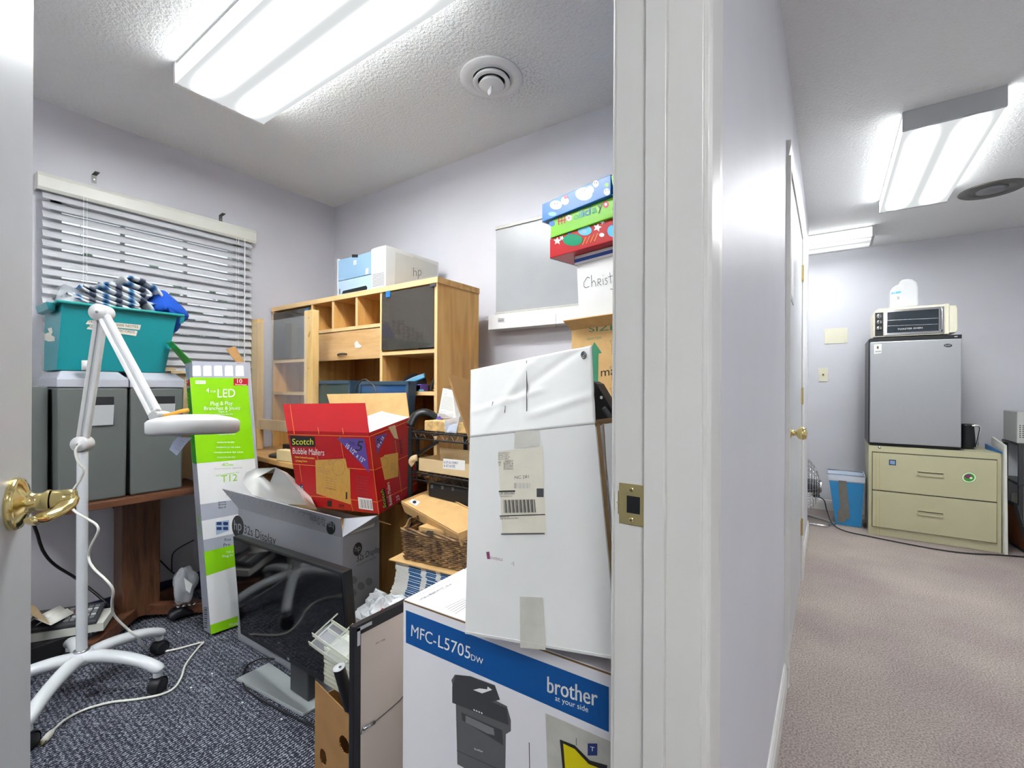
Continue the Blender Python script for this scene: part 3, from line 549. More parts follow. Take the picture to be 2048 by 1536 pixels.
# monitors on the desk
def monitor(px, tilt, label, y, mt, x0, x1, zt, zb):
    t = thing('desk_monitor', label, 'monitor', ((x0+x1)/2, y, DZ)); c = (x0+x1)/2; sx = math.tan(math.radians(tilt))
    m = MB(); A = V((x0, y, zb)); ux = V((x1-x0, 0, 0)); uz = V(((zt-zb)*sx, .02, zt-zb)); uy = V((0, .045, 0))
    fw = .018; n = V((0, -.006, 0))
    m.obox(A, ux, uy, uz, 'mon_blue')
    for p, a, b in ((A, ux, uz.normalized()*fw), (A+uz-uz.normalized()*fw, ux, uz.normalized()*fw), (A, ux.normalized()*fw, uz), (A+ux-ux.normalized()*fw, ux.normalized()*fw, uz)): m.obox(p+n, a, -n, b, 'mon_blue')
    m.build('bezel', t, bevel=.002)
    m = MB(); q = A+V((fw, -.001, 0))+uz.normalized()*fw; m.obox(q, ux-ux.normalized()*2*fw, V((0, .002, 0)), uz-uz.normalized()*2*fw, mt); m.build('screen', t)
    m = MB(); m.box(c-.03, y+.05, DZ+.01, c+.03, y+.08, zb+.12, 'black'); m.build('neck', t, bevel=.004)
    m = MB(); m.lathe([(0, 0), (.072, 0), (.072, .008), (.03, .014)], (c, y+.055, DZ+.0005), 'black', n=28); m.build('foot', t)
monitor(0, 0, 'dark blue monitor with a greenish screen, left one on the oak desk', 1.40, 'mon_screen', -2.375, -1.975, 1.185, .86)
monitor(0, 3, 'dark blue monitor with a blue screen and a cable looped over it', 1.43, 'mon_screen2', -1.965, -1.60, 1.18, .86)
m = MB(); m.tube([W(712, 786, y=1.41), W(711, 778, y=1.405), W(716, 768, y=1.405), W(728, 759, y=1.41), W(738, 764, y=1.40), W(752, 783, y=1.40), (-1.72, 1.40, .95), (-1.70, 1.42, .782)], .0035, 'dark_grey', n=8); tag(m.build('monitor_cable'), 'thin cable looped over the top of the right monitor', 'cable')
# round black stand
t = thing('phone_stand', 'black round-based stand with an upright holder on the oak desk', 'stand', (-2.25, 1.36, DZ))
c = W(578, 908, z=DZ+.01); c.z = DZ+.0005
m = MB(); m.lathe([(0, 0), (.10, 0), (.10, .010), (.09, .014), (0, .016)], c, 'black', n=40); m.build('round_base', t)
m = MB(); m.box(c.x-.05, c.y-.01, c.z+.014, c.x+.10, c.y+.09, c.z+.062, 'black').box(c.x+.0, c.y+.02, c.z+.062, c.x+.075, c.y+.06, c.z+.155, 'black'); m.build('holder', t, bevel=.003)
m = MB(); 
for k in range(3): m.cyl((c.x+.015+.02*k, c.y+.04, c.z+.155), (c.x+.015+.02*k, c.y+.04, c.z+.175), .006, 'glass', n=10)
m.build('pegs', t)
o = MB(); c2 = W(590, 918, z=DZ); o.obox((c2.x-.03, 1.235, DZ+.001), (.14, .01, 0), (0, .05, 0), (0, 0, .055), 'kraft_light'); tag(o.build('wood_offcut', bevel=.002), 'pale wooden block on the desk edge beside the black stand', 'block')

# acrylic guard on pine posts
GY = 1.392
t = thing('acrylic_guard', 'clear acrylic screen held between two pine posts on the desk', 'screen', (-2.58, GY, DZ))
for x in (-2.905, -2.325):
    m = MB(); m.box(x, GY-.02, DZ+.002, x+.078, GY+.02, 1.562, 'pine'); 
    f = Fr((x, GY-.02, 1), (x+.1, GY-.02, 1), (x, GY-.02, 1.5))
    if x > -2.5: m.pp(f, [(618, 676), (616, 672), (619, 664), (621, 661), (620, 670)], 'oak_dark')
    for zz in (.95, 1.25, 1.52): m.cyl((x+.045, GY-.021, zz), (x+.045, GY-.0195, zz), .004, 'oak_dark', n=8)
    m.build('post', t, bevel=.003)
m = MB(); m.box(-2.875, GY-.025, .90, -2.29, GY-.021, 1.535, 'acrylic'); m.build('clear_sheet', t)
for z in (.955, ):
    m = MB(); m.box(-2.83, GY-.012, z-.06, -2.33, GY+.012, z+.0, 'pine'); m.build('rail', t, bevel=.002)

# ------------------------------------------------------------------ walnut side table
TX0, TX1, TZ = -2.925, -2.49, .665
t = thing('side_table', 'walnut veneer table with crossed feet under the window', 'table', (-2.7, .6, 0))
m = MB(); m.box(TX0, .40, TZ-.028, TX1, .99, TZ, 'walnut_y'); m.build('table_top', t, bevel=.002)
m = MB(); m.box(-2.87, .715, .03, -2.745, .865, TZ-.028, 'walnut'); m.build('pedestal', t, bevel=.002)
pc = V((-2.80, .79, 0))
for q in ((-2.54, .55), (-2.555, 1.02), (-2.925, 1.06), (-2.925, .52)):
    m = MB(); q = V((q[0], q[1], .0)); m.bar(pc+V((0, 0, .052)), q+V((0, 0, .045)), .045, .05, 'walnut_y'); m.build('foot', t, bevel=.003)

# two grey bins on the table
def bin_(y0, y1, label):
    x1 = -2.53; x0 = -2.85; zb = TZ+.0015; zt = 1.145
    t = thing('document_bin', label, 'bin', ((x0+x1)/2, (y0+y1)/2, zb), 'grey document bins on the walnut table')
    m = MB(); m.hexa([(x0, y0+.004, zb), (x1, y0+.004, zb), (x1, y1-.004, zb), (x0, y1-.004, zb), (x0, y0, zt), (x1+.004, y0, zt), (x1+.004, y1, zt), (x0, y1, zt)], 'bin_dark'); b = m.build('body', t, bevel=.008)
    m = MB(); m.hexa([(x0, y0-.002, zt), (x1+.007, y0-.002, zt), (x1+.007, y1+.002, zt), (x0, y1+.002, zt), (x0, y0-.002, zt+.035), (x1+.007, y0-.002, zt+.035), (x1+.007, y1+.002, zt+.035), (x0, y1+.002, zt+.035)], 'bin_lid')
    m.hexa([(x0, y0-.002, zt+.035), (x1+.007, y0-.002, zt+.035), (x1+.007, y1+.002, zt+.035), (x0, y1+.002, zt+.035), (x0+.02, y0+.02, zt+.068), (x1-.05, y0+.02, zt+.068), (x1-.05, y1-.02, zt+.068), (x0+.02, y1-.02, zt+.068)], 'bin_lid'); m.build('lid', t, bevel=.003)
    yc = (y0+y1)/2+.012; h0, h1 = .985, 1.105; w = .052
    m = MB(); X = x1+.0045
    m.box(X, yc-w, h0, X+.001, yc+w, h1, 'black_soft')
    for i in range(8):
        a0, a1 = math.pi/2*i/8, math.pi/2*(i+1)/8; zz = lambda a: h0+.09*math.sin(a)*.95; xx = lambda a: X+.004+.012*math.sin(a)
        m.add([(xx(a0), yc-w+.003, zz(a0)), (xx(a0), yc+w-.003, zz(a0)), (xx(a1), yc+w-.003, zz(a1)), (xx(a1), yc-w+.003, zz(a1))], [(0, 1, 2, 3)], 'light_grey', True)  # scoop coloured pale for the light it reflects
    m.add([(X+.0005, yc-w+.003, h0), (X+.004, yc-w+.003, h0), (X+.016, yc-w+.003, h0+.0855), (X+.0005, yc-w+.003, h0+.0855)], [(0, 1, 2, 3)], 'mid_grey'); m.add([(X+.0005, yc+w-.003, h0), (X+.004, yc+w-.003, h0), (X+.016, yc+w-.003, h0+.0855), (X+.0005, yc+w-.003, h0+.0855)], [(0, 1, 2, 3)], 'mid_grey')
    m.build('pull_handle', t)
bin_(.452, .676, 'tall grey bin with pale lid behind the lamp pole, left of the pair')
bin_(.684, .888, 'tall grey bin with pale lid just left of the green box')
m = MB(); m.box(-2.90, .30, TZ+.0, -2.60, .44, 1.15, 'bin_dark'); 
o = m.build('grey_carton', bevel=.004); tag(o, 'dark grey upright case between the door edge and the grey bins', 'case')

# teal tote
ty0, ty1, tx1, tx0, tz0, tz1 = .49, .872, -2.55, -2.845, 1.2155, 1.49
t = thing('storage_tote', 'teal plastic tote full of blankets on top of the grey bins', 'tote', (-2.7, .65, tz0))
def shell(m, a, b, mt):   # a, b = (x0,y0,x1,y1,z)
    c = lambda r: [V((r[0], r[1], r[4])), V((r[2], r[1], r[4])), V((r[2], r[3], r[4])), V((r[0], r[3], r[4]))]
    A, B = c(a), c(b); m.add(A+B, [(0, 1, 5, 4), (1, 2, 6, 5), (2, 3, 7, 6), (3, 0, 4, 7)], mt)
m = MB(); shell(m, (tx0+.04, ty0-.03+.0, tx1-.03, ty1-.045, tz0), (tx0, ty0-.02, tx1, ty1-.005, tz1), 'teal'); shell(m, (tx0+.045, ty0-.025, tx1-.034, ty1-.05, tz0+.004), (tx0+.006, ty0-.014, tx1-.006, ty1-.011, tz1), 'teal')
m.box(tx0+.04, ty0-.03, tz0, tx1-.03, ty1-.045, tz0+.004, 'teal')
f = Fr((tx1-.03, ty0, tz0), (tx1-.03, ty1, tz0), (tx1, ty0, tz1))
for (a, b, c_, d_) in ((171, 640, 282, 654), (173, 650, 275, 666)):
    m.pp(f, [(a, b+8), (a+6, b), (c_, d_-4), (c_-3, d_+6)], 'label', 2)
m.tx(f, 'TRI', (176, 645), (187, 646.5), 5, 'ink', 3); m.tx(f, '2000 NOTES', (232, 652), (276, 656), 5, 'ink', 3, C=(232, 647)); m.tx(f, 'RE', (177, 655), (186, 656.5), 5, 'ink', 3); m.tx(f, 'RECORDS', (236, 663), (269, 667), 5, 'ink', 3, C=(236, 658))
f2 = Fr((tx0+.04, ty0-.03, tz0), (tx1-.03, ty0-.03, tz0), (tx0, ty0-.02, tz1)); m.pp(f2, [(90, 680), (89, 668), (99, 665), (96, 657), (104, 655), (106, 664), (103, 670), (110, 674), (110, 682), (98, 683)], 'label', 2)
m.build('tub', t)
m = MB(); r = .016
for a in ([(tx0-r, ty0-.02-r), (tx1+r, ty0-.02-r), (tx1+r, ty1+r), (tx0-r, ty1+r)],):
    m.tube([(p[0], p[1], tz1) for p in a], .006, 'teal_rim', close=True, sub=1, n=8)
m.box(tx1, ty0-.035, tz1-.006, tx1+r, ty1+r, tz1+.004, 'teal_rim').box(tx0-r, ty0-.035, tz1-.006, tx0, ty1+r, tz1+.004, 'teal_rim').box(tx0-r, ty1-.005, tz1-.006, tx1+r, ty1+r, tz1+.004, 'teal_rim').box(tx0-r, ty0-.036, tz1-.006, tx1+r, ty0-.018, tz1+.004, 'teal_rim'); m.build('rim', t, bevel=.002)
for yy, s in ((ty0-.03, -1), (ty1+.01, 1)):
    m = MB(); m.prism([(0, 0), (.03, 0), (.024, -.03), (.004, -.035)], (tx0+.06, yy, tz1), V((0, s, 0)), V((0, 0, 1)), (.2, 0, 0), 'teal'); m.build('handle', t, bevel=.003)
# blanket: a folded pile of striped cloth, tilted
t = thing('striped_blanket', 'folded white and blue striped blanket heaped in the teal tote', 'blanket', (-2.7, .70, 1.47))
def fold(c, L, r, ax, seed):
    m = MB(); n = 26; vs = []; rnd = random.Random(seed)
    path = [(-1, -.55), (.5, -.6), (.98, -.3), (1.0, .1), (.7, .45), (-.2, .5), (-.6, .3), (-.3, .12), (.45, .08), (.55, -.08), (-.8, -.15)]
    P = [V((0, p[0]*r, p[1]*r*.62)) for p in path]; return P
def rolled(name, c, w, h, L, tilt, seed):
    rnd = random.Random(seed); m = MB(); pts = []
    path = [(-1, -.75), (-.2, -.95), (.6, -.85), (1.0, -.35), (.95, .25), (.5, .7), (-.2, .75), (-.55, .45), (-.3, .15), (.3, .1), (.55, -.15), (.2, -.4), (-.9, -.45)]
    dense = []
    k = len(path)
    for i in range(k-1):
        p0 = path[max(i-1, 0)]; p1 = path[i]; p2 = path[i+1]; p3 = path[min(i+2, k-1)]
        for j in range(6):
            s = j/6; dense.append(tuple(.5*((2*p1[q])+(p2[q]-p0[q])*s+(2*p0[q]-5*p1[q]+4*p2[q]-p3[q])*s*s+(3*p1[q]-p0[q]-3*p2[q]+p3[q])*s**3) for q in (0, 1)))
    dense.append(path[-1]); Rm = Euler((math.radians(tilt), 0, 0)).to_matrix(); nx = 9; vs = []
    for a in range(nx):
        u = a/(nx-1)-.5
        for p in dense: vs.append(V(c)+Rm@V((u*L, p[0]*w*(1+.03*math.sin(9*u+seed)), p[1]*h+.004*math.sin(14*u+p[0]*3))))
    K = len(dense); m.add(vs, [(a*K+i, a*K+i+1, (a+1)*K+i+1, (a+1)*K+i) for a in range(nx-1) for i in range(K-1)], 'blanket', True)
    o = m.build(name, t); s = o.modifiers.new('s', 'SOLIDIFY'); s.thickness = .009; s.offset = 0; return o
rolled('upper_fold', (-2.68, .725, 1.598), .105, .052, .20, -22, 1)
rolled('middle_fold', (-2.69, .66, 1.55), .13, .045, .24, -24, 3)
rolled('lower_fold', (-2.70, .64, 1.51), .15, .03, .25, -18, 5)
m = MB(); c = (-2.62, .86, 1.53)
P_ = [(295, 620), (302, 600), (316, 585), (326, 572), (336, 580), (350, 592), (366, 606), (380, 622), (387, 633), (380, 640), (366, 640), (368, 655), (360, 663), (346, 663), (340, 650), (343, 636), (330, 632), (310, 630)]
A = [W(*p, x=-2.60) for p in P_]; cn = sum(A, V())/len(A); cn = W(335, 612, x=-2.54)
vs = A+[p*.45+W(340, 615, x=-2.53)*.55+V((0, 0, .006*math.sin(i*2.1))) for i, p in enumerate(A)]+[cn]+[p+V((-.10, 0, -.01)) for p in A]; k = len(A)
m.add(vs, [(i, (i+1) % k, (i+1) % k+k, i+k) for i in range(k)]+[(i+k, (i+1) % k+k, 2*k) for i in range(k)]+[(i, i+2*k+1, (i+1) % k+2*k+1, (i+1) % k) for i in range(k)]+[tuple(range(2*k+1, 3*k+1))], 'royal_blue', True)
tag(m.build('blue_cloth', sub=1), 'royal blue fleece cloth hanging over the right end of the teal tote', 'cloth')
m = MB(); A = [W(*p, x=-2.60) for p in [(110, 600), (118, 580), (128, 568), (140, 572), (165, 584), (200, 600), (225, 612), (225, 618), (160, 610), (120, 606)]]; k = len(A); cc = W(150, 592, x=-2.57)
m.add(A+[p+V((-.18, 0, .0)) for p in A]+[cc], [(i, (i+1) % k, 2*k) for i in range(k)]+[(i, (i+1) % k, (i+1) % k+k, i+k) for i in range(k)], 'poly', True); tag(m.build('clear_wrap'), 'clear plastic wrap poking out of the left of the teal tote', 'plastic wrap')
m = MB(); m.lathe([(.028, 0), (.030, 0), (.030, .04), (.016, .04), (.016, .0)], (-2.515, .552, 1.2155), 'paper', n=28); tag(m.build('tape_roll'), 'white roll standing at the foot of the teal tote', 'roll')
m = MB(); m.obox((-2.86, .905, 1.215), (.0, .17, .008), (.12, 0, 0), (0, 0, .014), 'kraft_light'); m.obox((-2.84, .80, 1.235), (.06, .14, 0), (.03, -.01, 0), (0, 0, .012), 'kraft_light'); m.box(-2.86, .91, .67, -2.76, 1.07, 1.215, 'kraft_light')
tag(m.build('cardboard_scrap'), 'flat kraft cardboard pieces sticking up behind the green box', 'cardboard')

# ------------------------------------------------------------------ tall green LED tube carton
LO, LR, LD = (-2.322, .928, .0135), (-6.5, -1.6, 88.1), (.258, .088, 1.265)
c = posed(LO, LR, LD); c = [V(p) for p in c]
for i in (0, 1, 2, 3): c[i].z = max(c[i].z, .003)
t = thing('led_tube_carton', 'tall narrow carton of LED tubes in lime green, white and grey', 'box', (-2.37, 1.05, 0))
m = MB(); m.hexa(c, 'led_grey'); f = Fr(c[0], c[1], c[4]); s = Fr(c[0], c[3], c[4])
TLx = lambda y: 377+(422-377)*(y-727)/(1270-727); TRx = lambda y: 492+(538-492)*(y-727)/(1230-727)
def band(y0, y1, mt, dy0=0, dy1=0, l=1): m.pp(f, [(TLx(y1), y1), (TRx(y1+dy1), y1+dy1), (TRx(y0+dy0), y0+dy0), (TLx(y0), y0)], mt, l)
band(755, 927, 'led_green', 1, -10); band(927, 1009, 'white', -10, -16); band(1009, 1042, 'led_grey', -16, -22); band(1042, 1080, 'white', -22, -24); band(1080, 1104, 'led_grey', -24, -28); band(1104, 1152, 'led_green', -28, -38); band(1152, 1237, 'white', -38, -45); band(1250, 1269, 'led_green', -38, -40)
band(1237, 1250, 'white', -45, -38)
for k in range(5): x = 385+21.5*k; m.pp(f, [(x, 752), (x+17, 752), (x+16, 734), (x+15, 731), (x+2, 731), (x, 734)], 'bright_white', 1)
m.pr(f, 467, 757, 496, 771, 'led_red', 2); m.tx(f, '10', (474, 766), (484, 766), 8, 'bright_white'); m.tx(f, 'Pieces/Paquet', (470, 770), (493, 770.5), 2.5, 'bright_white')
m.pr(f, 391, 761, 411, 768, 'bright_white', 2); m.tx(f, 'FEIT', (393, 767), (409, 767), 5, 'led_green')
m.tx(f, '4', (412, 785), (418, 785), 9, 'bright_white'); m.tx(f, 'FT./PI.', (421, 785), (432, 785), 4, 'bright_white'); m.tx(f, 'LED', (435, 795), (470, 794), 17, 'bright_white')
m.tx(f, 'Plug & Play', (421, 811), (465, 810), 8, 'bright_white'); m.tx(f, 'Branchez & Jouez', (408, 820), (480, 819), 7, 'bright_white'); m.tx(f, 'Type A', (436, 825), (455, 825), 4, 'bright_white')
for k, (a, b) in enumerate(((428, 466), (424, 474), (418, 478), (424, 474), (436, 470), (434, 468), (432, 480), (428, 486), (434, 470))):
    y = 830+k*10+(k > 4)*6; m.tx(f, 'remplacement des tubes', (a, y), (b, y-.5), 3.2, 'bright_white')
m.tx(f, '40w', (443, 933), (467, 932), 7, 'led_green'); m.tx(f, 'fluorescent lighting', (428, 939), (484, 936), 2.5, 'ink_faint'); m.tx(f, 'REPLACEMENT TO', (432, 953), (478, 946), 3, 'led_green'); m.tx(f, 'T12', (442, 965), (474, 961), 14, 'led_green')
for k, w_ in enumerate((('Linear lamp', 1006), ('Bonne', 1011), ('Cote W', 1017))): m.tx(f, w_[0], (437, w_[1]), (452, w_[1]-1), 4, 'ink')
m.pp(f, [(432, 1070), (458, 1061), (458, 1040), (431, 1044)], 'hpp_blue2', 2)
for a in (433, 446):
    for b in (1050, 1060): m.pr(f, a, b-6, a+10, b, 'sc_blue', 3)
m.tx(f, 'Prox', (449, 1083), (462, 1081), 6, 'ink'); m.tx(f, 'Pro', (447, 1093), (460, 1091), 6, 'ink'); m.tx(f, 'TYPE A', (452, 1107), (466, 1105), 4, 'bright_white'); m.tx(f, 'Plug de', (445, 1115), (466, 1112), 4.5, 'bright_white'); m.tx(f, '10 Lamps', (459, 1252), (478, 1247), 5, 'bright_white')
def PX(p):
    dep = -_S*p.x+_C*p.y; r = (_C*p.x+_S*p.y)/dep; u = (p.z-CH)/dep
    return 1024+FOC*(r*_cr+u*_sr), PY-FOC*(-r*_sr+u*_cr)
(lx0, ly0), (lx1, ly1) = PX(c[7]), PX(c[3])
SL = lambda y: lx0+(lx1-lx0)*(y-ly0)/(ly1-ly0)+.6
def sb(y0, y1, mt, l=1): m.pp(s, [(SL(y1), y1-4), (TLx(y1)-.5, y1), (TLx(y0)-.5, y0), (SL(y0), y0+4)], mt, l)
sb(758, 774, 'led_red'); sb(774, 929, 'led_dark_green'); sb(1075, 1210, 'led_grey'); sb(733, 757, 'hpp_blue')
m.tx(s, '10', (370, 767), (377, 766), 8, 'bright_white'); m.tx(s, '4 ft./pi.', (373, 785), (376, 814), 6, 'led_green', 3, C=(379, 785)); m.tx(s, '60%', (394, 1032), (396, 1052), 4, 'led_green', 3, C=(399, 1032)); m.tx(s, '32', (396, 1061), (397, 1072), 4, 'led_green', 3, C=(401, 1061))
for k in range(10): m.ln(s, (409, 1215+4.3*k), (415, 1216+4.3*k), .003+.002*(k % 2), 'ink')
m.build('carton', t)
m = MB(); a, b = c[4], c[7]; q = [a, b, W(333, 684, x=b.x+.00), W(345, 683, x=a.x+.02)]; m.quad(q, 'led_dark_green', .003); m.build('left_flap', t)
m = MB(); a = W(474, 727, x=c[5].x); b = W(491, 727, x=c[5].x-.0); m.quad([a, b, W(470, 692, x=c[5].x-.06), W(453, 698, x=c[5].x-.06)], 'kraft_dark', .003); m.build('right_flap', t)

# ------------------------------------------------------------------ grey display carton
t = thing('display_carton', 'silver grey monitor carton with open flaps, under the red carton', 'box', (-1.9, 1.1, 0))
a, b = V((-2.195, .985, 0)), V((-1.458, 1.01, 0)); dp = V((-.065, .222, 0)); h = V((0, 0, .6))
tw = .004
def wallp(m, p, q, z0, z1, mt, th=.005, top=None):
    p = V(p); q = V(q); n = (q-p).cross(V((0, 0, 1))).normalized()*-th
    m.obox(p+V((0, 0, z0)), q-p, n, V((0, 0, z1-z0)), mt)
m = MB()
cs = [a, b, b+dp, a+dp]
for i in range(4): wallp(m, cs[i], cs[(i+1) % 4], .003, .6, 'hp_grey')
m.hexa([p+V((0, 0, .003)) for p in cs]+[p+V((0, 0, .01)) for p in cs], 'hp_grey')
f = Fr(a+h, b+h, a); s = Fr(b+h, b+dp+h, b)
def hplogo(m, f, cx, cy, rx, ry, col='ink', rot=0, tc='hp_grey', h=12, mirror=False):
    pts = [(cx+rx*math.cos(i*math.pi/12)-ry*0*1, cy+ry*math.sin(i*math.pi/12)+rx*math.cos(i*math.pi/12)*rot) for i in range(24)]; m.pp(f, pts, col, 1)
    if mirror: m.tx(f, 'hp', (cx+rx*.6, cy-h*.5+rot*5), (cx-rx*.6, cy-h*.5-rot*5), -h, tc, 2)
    else: m.tx(f, 'hp', (cx-rx*.62, cy+h*.35-rot*4), (cx+rx*.62, cy+h*.35+rot*rx*.6), h, tc, 2)
hplogo(m, f, 476, 1053, 12, 22, h=20, rot=.15); m.tx(f, '32s Display', (489, 1066), (552, 1090), 17, 'ink', 2); m.tx(f, '31.5-inch / 80 cm diagonal display', (504, 1078), (585, 1106), 5, 'ink_soft', 2)
hplogo(m, s, 715, 1098, 9, 13, h=12, rot=-.4); m.tx(s, '32s Display', (713, 1124), (760, 1102), 13, 'ink', 2); m.tx(s, '31.5-inch display', (714, 1134), (752, 1115), 5, 'ink_soft', 2)
for k, (cx, cy) in enumerate(((707, 1160), (722, 1172), (738, 1163), (706, 1186))): m.pp(s, [(cx+7*math.cos(i*math.pi/8), cy+8*math.sin(i*math.pi/8)) for i in range(16)], 'mid_grey', 1)
m.build('carton_body', t)
m = MB(); A, B = a+h, b+h; q = [A, B, W(680, 1037, y=.985), W(444, 978, y=.955)]
m.quad(q, 'hp_grey', .004); ff = Fr(q[0], q[1], q[3]); m.pp(ff, [(662+9*math.cos(i*math.pi/10), 1056+13*math.sin(i*math.pi/10)) for i in range(20)], 'ink', 1); m.tx(ff, 'hp', (668, 1046), (657, 1044), -14, 'hp_grey', 2); m.tx(ff, '32s Display', (651, 1039), (620, 1031), -14, 'ink_soft', 2)
for k in range(16): m.ln(ff, (456+11*k, 984+2.9*k), (453+11*k, 992+2.9*k), .0015, 'mid_grey')
m.tx(ff, 'product specification may vary', (600, 1024), (650, 1038), 4, 'ink_soft', 2); m.build('front_flap', t)
m = MB(); q = [b+h, b+dp+h, W(756, 1030, z=.665), W(690, 1036, z=.655)]; m.quad(q, 'hp_grey', .004); ff = Fr(q[0], q[1], q[3]); m.pr(ff, 705, 1036, 752, 1044, 'paper'); m.pp(ff, [(702, 1068), (748, 1053), (750, 1040), (704, 1050)], 'paper')
for k in range(14): m.ln(ff, (707+3*k, 1062-k), (707+3*k, 1053-.8*k), .0015+.001*(k % 3), 'ink_soft', 2)
m.build('side_flap', t)
m = MB(); q = [a+h+dp*.05, a+dp+h, a+dp+h+V((-.03, .02, .07)), a+h+V((-.02, 0, .05))]; q = [a+dp+h, b+dp+h, b+dp+h+V((0, .06, -.03)), a+dp+h+V((0, .06, -.03))]; m.quad(q, 'kraft', .004); m.build('rear_flap', t)
m = MB(); m.obox(a+V((.01, .01, .52)), (b-a)*.97, dp*.9, V((0, 0, .06)), 'kraft'); m.build('inner_pad', t)
m = MB(); P_ = [(484, 964), (492, 945), (510, 937), (552, 935), (575, 955), (600, 985), (612, 1010), (560, 1008), (520, 994), (505, 990)]
A = [W(*p, y=1.06) for p in P_]; cn = W(540, 965, y=1.03); k = len(A)
m.add(A+[cn, W(515, 955, y=1.02), W(555, 990, y=1.04)]+[p+V((0, .05, -.03)) for p in A], [(i, (i+1) % k, k+[1, 1, 1, 0, 0, 2, 2, 2, 1, 1][i]) for i in range(k)]+[(2, k, k+1), (3, k, k), (5, k+2, k), (8, k+1, k+2), (k, k+2, k+1)]+[(i, (i+1) % k, (i+1) % k+k+3, i+k+3) for i in range(k)], 'paper', True)
tag(m.build('packing_foam'), 'crumpled white foam sheet sticking out of the silver grey carton', 'foam')

# red mailer carton
c = posed((-1.902, 1.104, .632), (9.7, -1.4, 11.6), (.439, .266, .336))
t = thing('bubble_mailer_carton', 'open red plaid carton of bubble mailers tipped on the grey carton', 'box', c[0])
f = Fr(c[0], c[1], c[4]); s = Fr(c[1], c[2], c[5])
m = MB()
for q in ((c[0], c[1], c[5], c[4]), (c[1], c[2], c[6], c[5]), (c[2], c[3], c[7], c[6]), (c[3], c[0], c[4], c[7]), (c[3], c[2], c[1], c[0])): m.quad(q, 'sc_red', .003)
W_ = .0028
for p, q in (((574, 869), (738, 873)), ((584, 928), (748, 940)), ((600, 990), (755, 1004)), ((625, 872), (638, 925)), ((680, 873), (706, 1024)), ((599, 929), (604, 965))): m.ln(f, p, q, W_, 'sc_line', 1)
for p, q in (((739, 873), (818, 842)), ((749, 940), (826, 906)), ((755, 1004), (834, 965)), ((790, 880), (803, 985))): m.ln(s, p, q, W_, 'sc_line', 1)
m.ln(f, (739, 873), (758, 1033), W_, 'sc_line', 1)
m.pp(f, [(583, 892), (631, 894), (629, 873), (580, 871)], 'ink', 2); m.tx(f, 'Scotch', (585, 889), (627, 889), 12, 'sc_yellow')
m.tx(f, 'Bubble Mailers', (586, 907), (649, 911), 12, 'bright_white'); m.tx(f, '- Cushion Cushioned for protection', (589, 915), (629, 918), 3.6, 'sc_yellow'); m.tx(f, '- Self Sealing Closure', (590, 923), (615, 924), 3.6, 'sc_yellow')
m.pp(f, [(674, 876), (729, 877), (739, 945)], 'sc_purple', 2); m.tx(f, '5', (711, 901), (723, 902), 22, 'ink', 3, C=(716, 881)); m.tx(f, 'SIZE', (700, 888), (711, 891), 6, 'ink', 3, C=(699, 882)); m.tx(f, '10 1/2" x 15"', (691, 894), (727, 927), 8, 'bright_white', 3, C=(695, 886))
m.pp(f, [(633, 987), (702, 1009), (700, 938), (695, 937), (691, 917), (631, 920)], 'sc_mailer', 2)
def ring(m, f, cx, cy, rx, ry, mt='ink_soft', w=.001, l=3):
    P = [(cx+rx*math.cos(i*math.pi/10), cy+ry*math.sin(i*math.pi/10)) for i in range(21)]
    for i in range(20): m.ln(f, P[i], P[i+1], w, mt, l)
ring(m, f, 678, 935, 12, 16); ring(m, f, 661, 925, 4, 4)
for y in (0, 5, 10, 15): m.ln(f, (651, 955+y), (673, 959+y), .0008, 'ink_soft', 3); 
for y in (0, 4, 8): m.ln(f, (637, 934+y), (659, 940+y), .0008, 'ink_soft', 3)
m.tx(f, 'Scotch Bubble Mailers', (651, 976), (672, 981), 3, 'ink'); m.pr(f, 692, 984, 695, 998, 'ink', 3)
m.pp(f, [(602+5.5*math.cos(i*math.pi/8), 976+7.5*math.sin(i*math.pi/8)) for i in range(16)], 'sc_blue', 2); m.tx(f, '25', (597, 979), (607, 980), 8, 'bright_white')
for k, w_ in enumerate(('25 BUBBLE MAILERS', 'Self seal', '10 1/2 x 15 in.', '26.6 cm x 38 cm')): m.tx(f, w_, (600, 993+5*k), (625-4*(k > 0), 995+5*k), 3.3, 'sc_line')
m.pr(f, 655, 1001, 664, 1013, 'ink', 2); m.tx(f, '3M', (677, 1014), (688, 1016), 7, 'ink'); 
m.pp(f, [(718, 1017), (747, 1021), (744, 998), (716, 994)], 'bright_white', 2)
for k in range(13): m.ln(f, (720+2*k, 998+.2*k), (722+2*k, 1015+.25*k), .0008+.0008*(k % 3), 'ink', 3)
for k in range(7): m.tx(f, 'Mailers protect contents', (712, 953+6*k), (738-2*(k % 3), 956+6*k), 2.8, 'ink_soft')
m.pp(s, [(750, 873), (774, 866), (754, 909)], 'sc_purple', 2); m.tx(s, '5', (753, 887), (760, 884), 9, 'ink'); m.tx(s, '10 x 15', (757, 896), (768, 876), 5, 'bright_white', 3, C=(753, 892))
m.pp(s, [(769, 960), (796, 953), (796, 905), (768, 910), (767, 913), (760, 916)], 'sc_mailer', 2); ring(m, s, 769, 925, 6, 10); 
for y in range(4): m.ln(s, (780, 928+4*y), (789, 926+4*y), .0008, 'ink_soft', 3)
m.pp(s, [(768, 1018), (776, 1014), (769, 976), (761, 979)], 'ink', 2); m.tx(s, 'Scotch', (772, 1015), (766, 979), 6, 'sc_yellow', 3, C=(766, 1016)); m.tx(s, 'Bubble Mailers', (784, 1009), (778, 964), 6, 'bright_white', 3, C=(778, 1012)); m.tx(s, '25', (799, 1000), (797, 990), 6, 'bright_white', 3, C=(793, 1002)); m.tx(s, 'MMM', (806, 906), (803, 880), 5, 'ink', 3, C=(800, 908))
